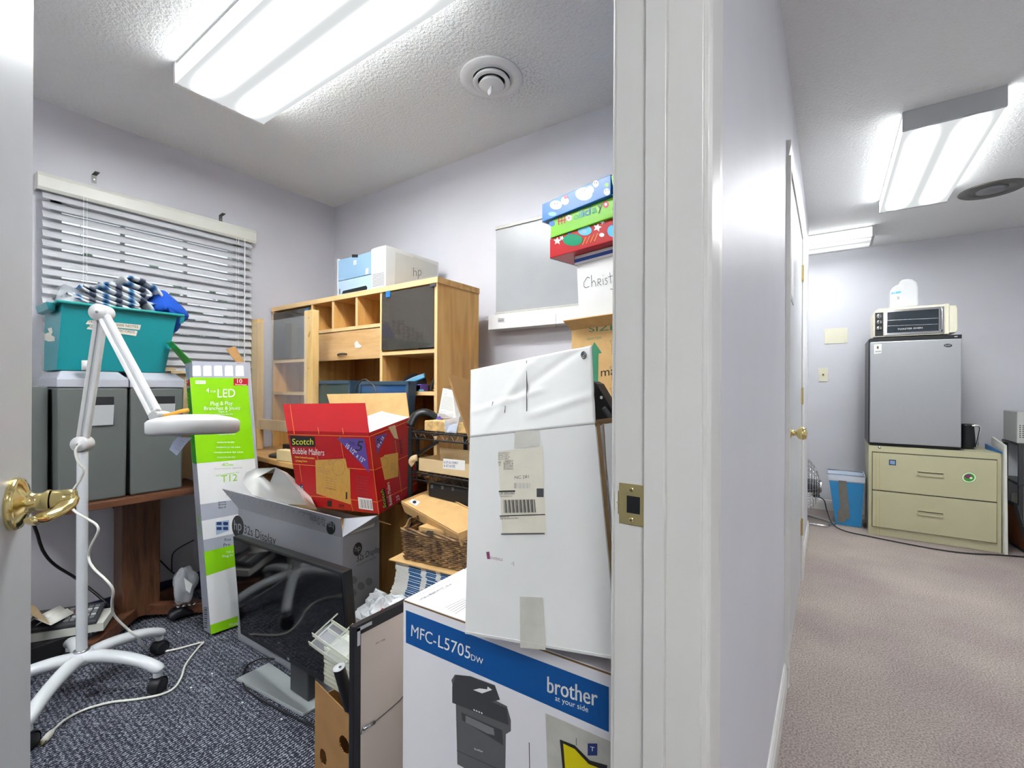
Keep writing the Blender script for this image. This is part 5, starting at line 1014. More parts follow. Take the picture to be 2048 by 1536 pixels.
fw_ = Fr((-1.32, 1.43, 1.05), (-1.2, 1.40, 1.05), (-1.32, 1.43, 1.15)); q = [fw_.px(877, 826), fw_.px(912, 838), fw_.px(905, 780), fw_.px(886, 776)]
m = MB(); m.add(q+[p+V((.02, .12, 0)) for p in q], [(0, 1, 2, 3), (4, 7, 6, 5), (0, 3, 7, 4), (0, 4, 5, 1), (1, 5, 6, 2)], 'paper'); ring(m, fw_, 891, 785, 3, 4, 'moss', .001, 1)
for k in range(9): m.ln(fw_, (886-.6*k, 792+3*k), (906, 797+3*k), .0008, 'mid_grey', 1)
m.build('box_body', t)
m = MB(); r_ = [fw_.px(886, 776, 1), fw_.px(905, 780, 1), fw_.px(944, 790), fw_.px(944, 775), fw_.px(925, 767), fw_.px(910, 769)]; m.add([p+V((.0, .03, 0)) for p in r_], [(0, 1, 2, 3, 4, 5)], 'kraft_dark'); m.build('lid_flap', t)
m = MB(); r_ = [fw_.px(*p, 1) for p in ((921, 786), (945, 787), (945, 812), (930, 802))]; m.quad(r_, 'paper', .003); ring(m, fw_, 940, 797, 4, 4, 'moss', .0014, 3); m.build('side_flap', t)
m = MB(); z = .98

z = .806
t = thing('label_tray', 'long open kraft carton with a printed label on the middle wire shelf', 'box', (-1.2, 1.38, z))
m = MB(); x0, x1, y0, y1 = -1.385, -.93, 1.315, 1.44
m.box(x0, y0, z, x1, y0+.004, z+.055, 'kraft_light').box(x0, y1, z, x1, y1+.004, z+.085, 'kraft_light').box(x0, y0, z, x0+.004, y1, z+.055, 'kraft_light').box(x1-.004, y0, z, x1, y1, z+.055, 'kraft_light').box(x0, y0, z, x1, y1, z+.004, 'kraft_light')
ff = Fr((x0, y0, z), (x1, y0, z), (x0, y0, z+.06)); m.pp(ff, [(886, 937), (930, 941), (930, 921), (887, 917)], 'paper', 1); m.tx(ff, '4 0716110465', (888, 927), (916, 928), 5, 'sc_blue', 2); m.tx(ff, '4 0716105', (888, 934), (910, 935), 5, 'sc_blue', 2)
m.build('tray', t)
m = MB(); m.tube([(x0-.005, y0, z+.055), (x0-.02, y0-.008, z+.05), (x0-.03, y0-.008, z+.035), (x0-.022, y0-.004, z+.025)], .010, 'kraft_light', n=10, flat=1.4); m.build('curled_flap', t)
z = .6385
m = MB(); m.box(-1.34, 1.325, z, -1.05, 1.50, z+.125, 'black'); ff = Fr((-1.34, 1.325, z), (-1.05, 1.325, z), (-1.34, 1.325, 1))
for cx, cy in ((864, 973), (885, 975), (906, 978)): m.pp(ff, [(cx-2.5, cy+4), (cx+2.5, cy+4), (cx+2.5, cy-4), (cx-2.5, cy-4)], 'dark_grey', 1); ring(m, ff, cx, cy, 2, 2.5, 'light_grey', .0008, 2)
tag(m.build('black_receiver', bevel=.012), 'black electronic box with three buttons on the lowest wire shelf', 'electronics')
m = MB(); m.tube([(-1.45, 1.33, .985), (-1.44, 1.35, 1.03), (-1.41, 1.38, 1.045), (-1.375, 1.41, 1.02), (-1.35, 1.43, .99)], .026, 'black', n=14, flat=.6); 
m.bar((-1.435, 1.34, .86), (-1.30, 1.34, .93), .012, .012, 'black').bar((-1.435, 1.36, .80), (-1.435, 1.36, .95), .012, .012, 'black')
tag(m.build('black_bag'), 'black soft bag slumped at the left end of the wire shelf', 'bag')

# ------------------------------------------------------------------ magnifier lamp on casters
bc = V((-2.285, .478, 0)); t = thing('magnifier_lamp', 'white magnifier lamp on a rolling stand with a zigzag arm', 'lamp', bc)
hub = .15
m = MB(); m.lathe([(.0, .0), (.030, 0), (.044, .012), (.040, .035), (.030, .045), (.022, .048)], bc+V((0, 0, hub-.035)), 'lamp_white', n=32); m.build('hub', t)
cst = [V((-2.059, .65, 0)), V((-2.085, .316, 0)), V((-2.36, .745, 0)), V((-2.56, .50, 0)), V((-2.37, .22, 0))]
for q in cst:
    d_ = (q-bc); L = .275; d_.normalize(); tip = bc+d_*L
    m = MB(); m.tube([bc+V((0, 0, hub-.012)), bc+d_*.07+V((0, 0, hub-.008)), bc+d_*.15+V((0, 0, hub-.016)), bc+d_*.22+V((0, 0, hub-.033)), tip+V((0, 0, hub-.058)), tip+d_*.012+V((0, 0, hub-.068))], .02, 'lamp_white', n=16, rs=[.025, .025, .0235, .0225, .022, .014], flat=.85); m.cyl(tip+V((0, 0, .062)), tip+V((0, 0, hub-.05)), .015, 'lamp_white'); lg = m.build('leg', t)
    m = MB(); pr_ = V((-d_.y, d_.x, 0)); w = tip+V((0, 0, .0265))
    if q.x > -2.1: pr_ = V((.8, .6, 0)).normalized()
    for s_ in (-1, 1): m.lathe([(0, .002), (.022, .0), (.026, .004), (.026, .013), (.02, .016), (0, .016)], w+pr_*(.004*s_), 'rubber', pr_*s_, 24)
    m.lathe([(.029, -.018), (.031, 0), (.029, .018)], w+V((0, 0, .002)), 'rubber', pr_, 24).cyl(tip+V((0, 0, .04)), tip+V((0, 0, .066)), .009, 'rubber'); m.build('caster', lg)
jt = W(166, 893, d=1.66); jt.x, jt.y = bc.x, bc.y; jt.z = .935
m = MB(); m.cyl(bc+V((0, 0, hub+.005)), (bc.x, bc.y, jt.z-.03), .0165, 'lamp_white', n=28); m.lathe([(.0165, 0), (.024, .004), (.024, .012), (.018, .014)], bc+V((0, 0, hub+.005)), 'steel', n=28); m.build('pole', t)
vw = V((_S*1.0, -_C, 0)).normalized()      # joints turn about an axis pointing out of the doorway
vw = V((.75, -.66, 0)).normalized()
def joint(p, r=.028, th_=.05, nm='joint'):
    m = MB(); m.lathe([(0, -th_/2-.002), (r*.35, -th_/2-.002), (r*.4, -th_/2), (r*.9, -th_/2), (r, -th_/2+.004), (r, th_/2-.004), (r*.9, th_/2), (r*.4, th_/2), (r*.35, th_/2+.002), (0, th_/2+.002)], p, 'arm_white', vw, 28); m.lathe([(.005, 0), (.004, .002), (0, .002)], p+vw*(th_/2+.002), 'mid_grey', vw, 10); m.build(nm, t)
el = W(204, 626, d=1.66); el = V((el.x, el.y, el.z)); el = jt+(el-jt); hj = W(313, 832, d=1.44)
joint(jt); joint(el, .030, .055)
m = MB(); m.cyl((jt.x, jt.y, jt.z-.05), jt, .012, 'arm_white'); m.build('swivel', t)
def arm(p, q):
    m = MB(); d_ = (q-p).normalized(); sd = d_.cross(vw).normalized()
    for s_ in (-1, 1): m.bar(p+sd*.011*s_+d_*.012, q+sd*.011*s_-d_*.012, .014, .020, 'arm_white', up=vw)
    m.bar(p+d_*.03, q-d_*.03, .012, .012, 'light_grey', up=vw).bar(p+d_*.02, q-d_*.02, .036, .008, 'arm_white', up=vw); m.build('arm', t, bevel=.003)
arm(jt+V((0, 0, .01)), el); arm(el, hj)
hc = W(389, 851, d=1.38); nrm = V((-.09, .05, 1)).normalized()
m = MB(); m.lathe([(.112, -.024), (.118, -.019), (.119, .010), (.112, .017), (.095, .023), (.06, .031), (.055, .030), (0, .030)], hc, 'arm_white', nrm, 56); m.lathe([(.112, -.024), (.106, -.027), (.090, -.018), (0, -.016)], hc, 'light_grey', nrm, 56); hd = m.build('head', t)
m = MB(); m.lathe([(.066, -.0135), (.062, -.021), (0, -.024)], hc, 'glass', nrm, 40); m.build('lens', hd)
m = MB(); a_ = hj; b_ = hc+(hj-hc)*.62+V((0, 0, .01)); m.tube([a_, a_*.5+b_*.5+V((0, 0, .006)), b_], .011, 'arm_white', n=12, sub=3).cyl(a_-vw*.018, a_+vw*.018, .015, 'arm_white', n=20); m.build('head_bracket', t)
m = MB(); p = W(372, 826, d=1.36); m.tube([W(328, 832, d=1.38), W(345, 828, d=1.37), W(360, 823, d=1.36), W(377, 820, d=1.36)], .0045, 'orange', n=8, flat=1.3); m.build('cord_clip', hd)
m = MB(); fT = Fr(W(357, 874, d=1.36), W(372, 874, d=1.36), W(357, 880, d=1.36)); m.quad([fT.px(*q) for q in ((356, 874), (384, 875), (370, 890), (354, 911), (339, 899), (346, 884))], 'sky_tag', .001)
for k in range(5): m.ln(fT, (349+3*k, 895-3.6*k), (360+2.6*k, 901-4*k), .0008, 'ink_soft')
m.build('warning_tag', hd)
m = MB(); zf = .0065
cp = [(160, 888, 1.62), (151, 902, 1.61), (157, 925, 1.61), (168, 940, 1.62), (160, 960, 1.62), (143, 985, 1.61), (138, 1003, 1.60), (149, 1022, 1.60), (175, 1038, 1.60), (193, 1050, 1.60), (196, 1064, 1.60), (183, 1090, 1.61), (177, 1113, 1.62), (186, 1135, 1.61), (212, 1160, 1.60), (226, 1180, 1.60), (224, 1205, 1.62), (228, 1230, 1.66), (255, 1258, 1.70), (277, 1277, 1.74)]
P_ = [W(a, b, d=c_) for a, b, c_ in cp]+[W(a, b, z=zf) for a, b in ((292, 1296), (315, 1304), (350, 1299), (404, 1285), (398, 1294), (372, 1328), (362, 1356), (346, 1378), (318, 1390), (270, 1399), (220, 1405), (170, 1419), (130, 1440), (105, 1462))]
m.tube(P_, .0042, 'offwhite', n=8, sub=5); cd = m.build('power_cord', t)
m = MB(); a = W(105, 1462, z=.008); b = W(88, 1482, z=.010); m.tube([a, a*.6+b*.4, b], .01, 'offwhite', n=10, rs=[.006, .011, .010], sub=3); dr = (b-a).normalized(); sdv = V((-dr.y, dr.x, 0))
for s_ in (-1, 1): m.bar(b+sdv*.006*s_, b+dr*.017+sdv*.006*s_, .0015, .006, 'brass')
m.cyl(b-V((0, 0, .004)), b+dr*.018-V((0, 0, .004)), .0022, 'steel', n=8); m.build('plug', cd)

# ------------------------------------------------------------------ clutter under the side table
m = MB(); m.tube([(-2.82, .30, .60), W(58, 1040, d=1.95), W(85, 1100, d=2.0), W(110, 1130, d=2.05), W(157, 1160, d=2.1), (-2.72, .66, .14), (-2.78, .66, .09)], .006, 'black', n=8); tag(m.build('black_cable'), 'thick black cable drooping below the walnut table, left of the pedestal', 'cable')
m = MB(); m.tube([W(222, 1010, x=-2.91), W(262, 1050, x=-2.91), W(296, 1100, x=-2.91), W(316, 1117, x=-2.91), W(344, 1144, x=-2.89), W(372, 1160, x=-2.8), (-2.62, 1.02, .03)], .0035, 'black', n=8).tube([W(388, 1080, x=-2.88), W(360, 1095, x=-2.88), W(345, 1110, x=-2.88), W(344, 1144, x=-2.88)], .003, 'black', n=8); tag(m.build('thin_cable'), 'thin black cables against the wall between the pedestal and the green box', 'cable')
m = MB(); m.blob(W(368, 1170, d=2.24), (.05, .045, .085), 'poly', 24, 16, .2, 8); m.quad([W(368, 1155, d=2.2), W(385, 1168, d=2.2), W(380, 1186, d=2.2), W(372, 1180, d=2.2)], 'paper', .001); tag(m.build('clear_bag'), 'clear plastic bag with a paper tag behind the green box', 'bag')
m = MB(); m.blob((-2.64, .93, .035), (.05, .07, .03), 'black', 20, 12, .2, 8); 
for k in range(4): m.blob((-2.62+.01*k, .90+.02*k, .068), (.012, .010, .008), 'chrome', 10, 8, .2, k)
tag(m.build('casters_heap'), 'black and chrome hardware on the carpet right of the table pedestal', 'hardware')
fl0 = W(76, 1255, z=0)
bx = V((-2.70, .42, .002))
# low black rack with binder clips, books and a calculator on it
m = MB(); m.box(-2.84, .36, .002, -2.60, .53, .105, 'black_soft'); 
tag(m.build('black_tray', bevel=.004), 'low black tray of clips and hardware beneath the walnut table', 'tray')
for k, (px, py) in enumerate(((95, 1255), (118, 1262), (150, 1255), (140, 1240))):
    c_ = W(px, py, d=1.98); c_.z = .083+.0; m = MB(); m.prism([(-.02, 0), (.02, 0), (.006, .024), (-.006, .024)], c_-V((.02, 0, .012)), V((.6, .8, 0)), V((0, 0, 1)), V((.035, -.02, 0)), 'black').tube([c_+V((0, 0, .010)), c_+V((.01, .01, .03)), c_+V((.03, .0, .045)), c_+V((.03, -.015, .035)), c_+V((.0, -.01, .012))], .0014, 'chrome', n=6)
    tag(m.build('binder_clip'), 'black binder clip with chrome wire handles under the table', 'clip', 'binder clips under the walnut table')
zb = .105; m = MB(); m.obox((-2.66, .40, .106), (.12, .20, 0), (-.14, .07, 0), (0, 0, .034), 'offwhite').obox((-2.661, .399, .108), (.121, .201, 0), (-.02, .01, 0), (0, 0, .002), 'ink_faint'); 
o = m.build('paper_pad', bevel=.002); tag(o, 'thick pad of cream paper beneath the calculator', 'pad')
t = thing('desk_calculator', 'grey desk calculator with rows of keys on a paper pad', 'calculator', (-2.62, .55, .106))
cO = V((-2.675, .38, .1415)); cu = V((.13, .20, 0)); cv = V((-.13, .06, .02)); cz = V((0, 0, .018))
m = MB(); m.obox(cO, cu, cv, cz, 'dark_grey'); m.build('body', t, bevel=.005)
kn = cu.cross(cv).normalized()
for i in range(5):
    for j in range(5):
        m = MB(); k0 = cO+cz+cu*(.52+.09*i)+cv*(.10+.15*j)+kn*.0005; m.obox(k0, cu*.062, cv*.10, kn*.005, 'led_red' if (i, j) == (1, 3) else 'light_grey' if j % 2 else 'mid_grey'); m.build('key', t)
for k, (u_, v_, r_) in enumerate(((.02, .35, 0), (.16, .12, .3))):
    m = MB(); p = cO+cz+cu*u_+cv*v_+V((0, 0, .004)); a = V((.075, .03, .0)); b = V((-.05, .08, .0))
    m.tube([p, p+a*.4+V((0, 0, .02)), p+a+V((0, 0, .012))], .002, 'paper', n=4, sub=1)
    m.add([p+V((0, 0, .002)), p+a*.5+V((0, 0, .026)), p+a+V((0, 0, .01)), p+b+V((0, 0, .006)), p+b+a*.5+V((0, 0, .03)), p+b+a+V((0, 0, .014))], [(0, 1, 4, 3), (1, 2, 5, 4)], 'offwhite', True)
    o = m.build('paper_slip'); o.modifiers.new('s', 'SOLIDIFY').thickness = .0008; tag(o, ('curled cream paper slip lying farther back on the calculator', 'curled cream paper slip lying on the near end of the calculator')[k], 'paper slip')
# kraft carton by the door edge
t = thing('open_carton', 'kraft carton with a pale side and flaps open beside the door edge', 'box', (-2.30, .20, 0))
b0 = W(76, 1380, z=.002); 
def wb(px, py, y_=None): return W(px, py, d=1.80)
x0, x1, y0, y1 = -2.72, -2.50, .12, .372
ft = V((x1, y1, 0))
m = MB(); m.box(x0, y0, .002, x1, y1, .285, 'carton_white'); m.box(x0+.004, y0+.004, .2855, x1-.004, y1-.004, .286, 'kraft_dark'); m.build('carton_body', t)
m = MB(); m.quad([(x0, y1, .286), (x1, y1, .286), (x1+.012, y1+.055, .225), (x0, y1+.055, .225)], 'kraft_light', .003); m.quad([(x1, y0, .286), (x1, y1, .286), (x1+.05, y1+.0, .33), (x1+.05, y0, .33)], 'kraft_light', .003); m.build('flap', t)
m = MB(); m.quad([(x0, y0, .286), (x0, y1, .286), (x0-.02, y1+.02, .345), (x0-.02, y0, .345)], 'kraft', .003); m.build('rear_flap', t)
for k, (px, py, d_) in enumerate(((442/1, 870, 0),)): pass
m = MB()
for px, py in ((357, 1264), (485, 1405), (424, 1347), (563, 1438), (382, 1375)):
    c_ = W(px, py, z=.004); m.blob(c_, (.006, .003, .002), 'paper', 8, 6, .2, px)
o = m.build('lint'); tag(o, 'tiny white scraps scattered on the navy carpet', 'scraps')['kind'] = 'stuff'

# ------------------------------------------------------------------ stacked boxes in the right corner
dr = V((.972, -.235, 0)); db = V((.235, .972, 0))
P0 = V((-.812, 1.566, 0)); bw, bd = .47, .27
m = MB(); m.obox(P0+V((.004, 0, .002)), dr*bw, db*bd, V((0, 0, .46)), 'kraft'); tag(m.build('plain_carton', bevel=.002), 'plain kraft carton at the bottom of the stack in the far corner', 'box')
m = MB(); m.obox(P0+V((.004, 0, .464)), dr*bw, db*bd, V((0, 0, .46)), 'kraft'); tag(m.build('plain_carton', bevel=.002), 'plain kraft carton in the middle of the stack in the far corner', 'box')
z0, z1 = .926, 1.372; A = P0+V((0, 0, z0)); t = thing('moving_carton', 'kraft moving carton printed with a green arrow and small box symbols', 'box', A)
m = MB(); m.obox(A, dr*bw, db*bd, V((0, 0, z1-z0)), 'kraft'); f = Fr(A, A+dr*bw, A+V((0, 0, z1-z0)))
m.tx(f, 'SIZE', (1178, 664), (1234, 659), 11, 'moss'); m.tx(f, 'HEAVY ITEMS', (1174, 681), (1204, 678), 5, 'moss')
m.pp(f, [(1184, 800), (1196, 800), (1197, 707), (1204, 706), (1189, 684), (1176, 710), (1184, 709)], 'moss', 1)
for k, y in enumerate((708, 760, 803)):
    for p, q in (((1224, 0), (1240, 3)), ((1240, 3), (1240, -20)), ((1224, 0), (1224, -19)), ((1224, -19), (1240, -20)), ((1224, -19), (1220, -26)), ((1220, -26), (1236, -30)), ((1236, -30), (1242, -20)), ((1224, 0), (1232, 6)), ((1232, 6), (1241, 3))): m.ln(f, (p[0], y+p[1]), (q[0], y+q[1]), .0012, 'ink_soft', 2)
m.tx(f, 'mas', (1202, 753), (1242, 748), 17, 'ink', 2); m.tx(f, 'tto', (1216, 806), (1243, 800), 18, 'ink', 2)
m.build('carton_body', t, bevel=.0015)
m = MB(); B = A+V((0, 0, z1-z0+.001)); m.quad([B, B+dr*bw, B+dr*bw-db*.05+V((0, 0, .030)), B-db*.05+V((0, 0, .030))], 'kraft', .004); m.quad([B, B+db*bd, B+db*bd-dr*.0+V((0, 0, .012)), B+V((-.010, 0, .022))], 'kraft_light', .004); m.build('flap', t)
z0, z1 = 1.41, 1.655; A = P0+db*.02+dr*.005+V((0, 0, z0)); t = thing('christmas_box', 'white box with a blue-striped lid and handwriting, under the wrapped gifts', 'box', A)
m = MB(); m.hexa([A+dr*.015, A+dr*.42, A+dr*.42+db*.24, A+dr*.015+db*.24, A+V((0, 0, z1-z0)), A+dr*.44+V((0, 0, z1-z0)), A+dr*.44+db*.25+V((0, 0, z1-z0)), A+db*.25+V((0, 0, z1-z0))], 'carton_white'); f = Fr(A+dr*.015, A+dr*.42, A+V((0, 0, z1-z0)))
def scrawl(m, f, strokes, w=.002, mt='ink', l=2):
    for s_ in strokes:
        for i in range(len(s_)-1): m.ln(f, s_[i], s_[i+1], w, mt, l)
scrawl(m, f, [[(1180, 556), (1175, 554), (1168, 565), (1168, 573), (1172, 576), (1179, 573)], [(1183, 550), (1184, 574)], [(1184, 566), (1188, 561), (1191, 565), (1192, 573)], [(1196, 572), (1196, 558), (1201, 558), (1202, 563), (1197, 565), (1203, 571)], [(1206, 558), (1207, 570)], [(1206, 550), (1207, 551)], [(1215, 556), (1211, 557), (1211, 560), (1215, 563), (1214, 568), (1210, 569)], [(1220, 545), (1222, 567)], [(1217, 554), (1227, 551)], [(1228, 565), (1227, 553)], [(1227, 557), (1231, 552), (1233, 556), (1234, 563)], [(1234, 556), (1238, 551), (1241, 553), (1242, 561)], [(1221, 578), (1236, 580), (1240, 588), (1232, 595), (1227, 596)], [(1228, 580), (1230, 596)]])
m.build('box_body', t)
m = MB(); B = A+V((0, 0, z1-z0-.03))-db*.006-dr*.006; m.obox(B, dr*.46, db*.265, V((0, 0, .034)), 'carton_white').obox(B-db*.0006+V((0, 0, .009)), dr*.46, db*.001, V((0, 0, .013)), 'navy_band').obox(B+dr*.003, V((0, 0, 0))+db*.265, -dr*.004, V((0, 0, .034)), 'kraft_dark'); m.build('lid', t)
base_z = 1.6605
def gift(name, label, A, ang, w, d, h, mt, deco):
    a = math.radians(ang); u_ = V((math.cos(a), math.sin(a), 0)); v_ = V((-math.sin(a), math.cos(a), 0)); A = V(A); m = MB()
    m.obox(A, u_*w, v_*d, V((0, 0, h)), mt)
    for s_, p in ((1, A), (-1, A+u_*w)):
        # folded paper ends
        m.add([p-u_*.002*s_, p+v_*d-u_*.002*s_, p+v_*d/2+V((0, 0, h*.62))-u_*.003*s_], [(0, 1, 2)], 'bright_white' if mt == 'gift_blue' else 'gift_cyan')
    deco(m, Fr(A, A+u_*w, A+V((0, 0, h))), A, u_, v_, h)
    return tag(m.build(name, bevel=.002), label, 'gift')
def circ(m, f, cx, cy, rx, ry, mt, l=1, n=20): m.pp(f, [(cx+rx*math.cos(2*math.pi*i/n), cy+ry*math.sin(2*math.pi*i/n)) for i in range(n)], mt, l)
def star(m, f, cx, cy, r, mt, l=2, ro=0): m.pp(f, [(cx+(r if i % 2 == 0 else r*.45)*math.sin(ro+i*math.pi/5), cy-(r if i % 2 == 0 else r*.45)*math.cos(ro+i*math.pi/5)) for i in range(10)], mt, l)
def d_red(m, f, A, u_, v_, h):
    star(m, f, 1115, 482, 8, 'bright_white'); star(m, f, 1124, 476, 5, 'bright_white', 2, .4); star(m, f, 1195, 455, 9, 'bright_white', 2, .2); star(m, f, 1205, 444, 6, 'bright_white', 2, .7); star(m, f, 1138, 466, 5, 'gift_blue', 2)
    circ(m, f, 1146, 480, 20, 12, 'gift_teal', 2); circ(m, f, 1170, 461, 14, 10, 'gift_cyan', 2); circ(m, f, 1168, 463, 6, 4, 'hpp_blue', 3); circ(m, f, 1226, 462, 11, 12, 'gift_cyan', 2); circ(m, f, 1232, 448, 7, 8, 'gift_blue', 3)
    for k in range(4): m.ln(f, (1165+8*k, 490-2.5*k), (1172+8*k, 474-2.5*k), .003, 'orange', 2)
    circ(m, f, 1204, 470, 5, 4, 'bright_white', 3)
def d_green(m, f, A, u_, v_, h):
    for x in (1118, 1124, 1130): m.ln(f, (x, 450-.25*(x-1118)), (x-1, 432-.25*(x-1118)), .005, 'gift_red', 2)
    m.ln(f, (1116, 443), (1133, 439), .005, 'gift_red', 2); circ(m, f, 1138, 436, 6, 6, 'bright_white', 2)
    for k in range(6): m.ln(f, (1138, 436), (1138+6*math.cos(k), 436+6*math.sin(k)), .002, 'gift_red', 3)
    m.tx(f, 'o', (1148, 440), (1157, 437), 12, 'gift_teal'); m.tx(f, 'l', (1159, 437), (1163, 435), 16, 'gift_teal'); m.tx(f, 'i', (1165, 435), (1169, 433), 14, 'gift_blue'); m.tx(f, 'd', (1170, 433), (1181, 429), 16, 'gift_blue'); m.tx(f, 'a', (1184, 428), (1194, 424), 16, 'gift_teal'); m.tx(f, 'y', (1196, 422), (1206, 418), 16, 'ink_soft')
    circ(m, f, 1212, 409, 6, 7, 'gift_red', 2); circ(m, f, 1212, 409, 2.5, 3, 'bright_white', 3); circ(m, f, 1104, 447, 6, 6, 'gift_blue', 2); circ(m, f, 1232, 418, 7, 6, 'gift_teal', 2)
def d_blue(m, f, A, u_, v_, h):
    circ(m, f, 1112, 410, 12, 9, 'bright_white', 1); circ(m, f, 1130, 402, 8, 8, 'paper', 2); circ(m, f, 1132, 394, 4, 4, 'led_red', 3); circ(m, f, 1168, 388, 17, 13, 'gift_cyan', 1); circ(m, f, 1181, 380, 7, 8, 'bright_white', 2); circ(m, f, 1192, 368, 6, 7, 'paper', 2); circ(m, f, 1214, 384, 6, 7, 'bright_white', 2); circ(m, f, 1214, 370, 4, 4, 'gift_green', 2); circ(m, f, 1105, 428, 8, 4, 'gift_cyan', 1)
    for p in ((1110, 408), (1115, 407), (1165, 382), (1170, 381), (1190, 366), (1194, 366), (1212, 382), (1217, 381)): circ(m, f, p[0], p[1], 1, 1.2, 'ink', 4)
gA = P0+db*-.035+dr*-.085+V((0, 0, base_z))
gift('wrapped_gift', 'red foil wrapped gift box with stars, lowest of the three flat gifts', gA, -13, .50, .285, .075, 'gift_red', d_red)
gift('wrapped_gift', 'green foil wrapped gift box with holiday lettering, middle of the flat gifts', gA+V((.008, -.008, .0765)), -14, .44, .28, .068, 'gift_green', d_green)
gift('wrapped_gift', 'blue foil wrapped gift box with snowmen, topmost of the flat gifts', gA+V((-.03, -.01, .146)), -15, .335, .27, .07, 'gift_blue', d_blue)
def d_up(m, f, A, u_, v_, h):
    m.pp(f, [(1222, 352), (1262, 337), (1262, 360), (1226, 372)], 'gift_green', 1)
    for k in range(3): m.ln(f, (1228+4*k, 352-k), (1227+4*k, 338-k), .003, 'gift_red', 2)
    circ(m, f, 1236, 362, 4, 5, 'bright_white', 2)
q = gA+V((.395, .035, .2165)); 
gift('wrapped_gift', 'blue and green wrapped gift partly hidden by the door jamb, on the flat gifts', gA+V((.312, -.098, .146)), -14, .15, .24, .145, 'gift_blue', d_up)

# ------------------------------------------------------------------ far end of the hall
def hbox(m, x0, y0, z0, x1, y1, z1, mt): return m.box(x0, y0, z0, x1, y1, z1, mt)
FY = 4.60
t = thing('lateral_cabinet', 'beige two-drawer lateral filing cabinet with rust streaks', 'filing cabinet', (.63, 4.83, 0))
cx0, cx1, cz = .262, 1.0, .705
m = MB(); m.box(cx0, FY, .002, cx1, FY+.46, cz, 'cab'); m.box(cx0+.02, FY-.0008, .065, cx1-.022, FY, .66, 'cab_line'); m.build('cabinet_body', t, bevel=.003)
f = Fr((cx0, FY-.014, 0), (cx1, FY-.014, 0), (cx0, FY-.014, 1))
for k, (za, zb_) in enumerate(((.070, .352), (.360, .652))):
    m = MB(); m.box(cx0+.024, FY-.014, za, cx1-.026, FY, zb_, 'cab')
    for x_ in (1752, 1759): m.ln(f, (x_, 985+ (0 if k == 1 else 90)), (x_, 905+(0 if k == 1 else 90)), .003, 'rust', 1)
    if k == 1:
        m.pp(f, [(1778, 930), (1792, 931), (1792, 920), (1778, 919)], 'sc_blue', 1); m.pp(f, [(1780, 928), (1790, 929), (1790, 922), (1780, 921)], 'hpp_blue', 2)
        circ(m, f, 1938, 955, 15, 11, 'gift_green', 1); circ(m, f, 1938, 955, 14, 10, 'paper', 1.5); circ(m, f, 1938, 955, 11, 8, 'led_dark_green', 2); circ(m, f, 1936, 953, 7, 4, 'hp_magenta', 3); circ(m, f, 1942, 956, 3, 2, 'bright_white', 4)
    d_ = m.build('drawer', t, bevel=.002)
    zc = (za+zb_)/2+.012; xc = .625; m = MB(); m.box(xc-.075, FY-.022, zc-.018, xc+.075, FY-.014, zc-.013, 'cab').box(xc-.075, FY-.022, zc+.013, xc+.075, FY-.014, zc+.018, 'cab').box(xc-.075, FY-.022, zc-.018, xc-.070, FY-.014, zc+.018, 'cab').box(xc+.070, FY-.022, zc-.018, xc+.075, FY-.014, zc+.018, 'cab').box(xc-.07, FY-.015, zc-.013, xc+.07, FY-.0142, zc+.006, 'cab').box(xc-.07, FY-.0155, zc+.006, xc+.07, FY-.0142, zc+.013, 'cab_line'); m.build('handle', d_)  # dark strip below the upper handle edge is a painted shadow line
m = MB(); c_ = W(1759, 895, y=FY); m.lathe([(.010, 0), (.009, .006), (0, .007)], c_, 'steel', (0, -1, 0), 20); m.build('lock', t)
# fridge
fx0, fx1, fz0, fz1 = .268, .795, .7065, 1.556
t = thing('mini_fridge', 'compact fridge with a silver door standing on the filing cabinet', 'fridge', (.53, 4.85, fz0))
m = MB(); m.box(fx0-.006, FY+.055, fz0+.01, fx1, FY+.50, fz1, 'black'); m.box(fx0, FY+.03, fz0, fx1, FY+.06, fz0+.02, 'black'); m.build('cabinet_body', t, bevel=.004)
m = MB(); m.box(fx0, FY+.005, fz0+.022, fx1, FY+.05, fz1-.028, 'fridge_door'); f = Fr((fx0, FY+.005, 0), (fx1, FY+.005, 0), (fx0, FY+.005, 1))
circ(m, f, 1896, 691, 8.5, 3.5, 'ink', 1); m.tx(f, 'DANBY', (1890, 692.5), (1902, 692), 3, 'light_grey', 2)
m.pp(f, [(1748, 708), (1763, 706), (1763, 688), (1748, 689)], 'paper', 1); circ(m, f, 1755.5, 695, 4, 4.5, 'almond', 2); circ(m, f, 1755.5, 695, 2, 3, 'ink_soft', 3); m.pp(f, [(1750, 705), (1762, 704), (1762, 701), (1750, 702)], 'ink_faint', 2)
m.build('door', t, bevel=.005)
m = MB(); m.box(fx0, FY+.003, fz1-.027, fx1, FY+.05, fz1, 'black'); m.box(fx1-.04, FY+.001, fz1-.018, fx1-.022, FY+.003, fz1-.01, 'light_grey'); m.build('top_trim', t, bevel=.002)
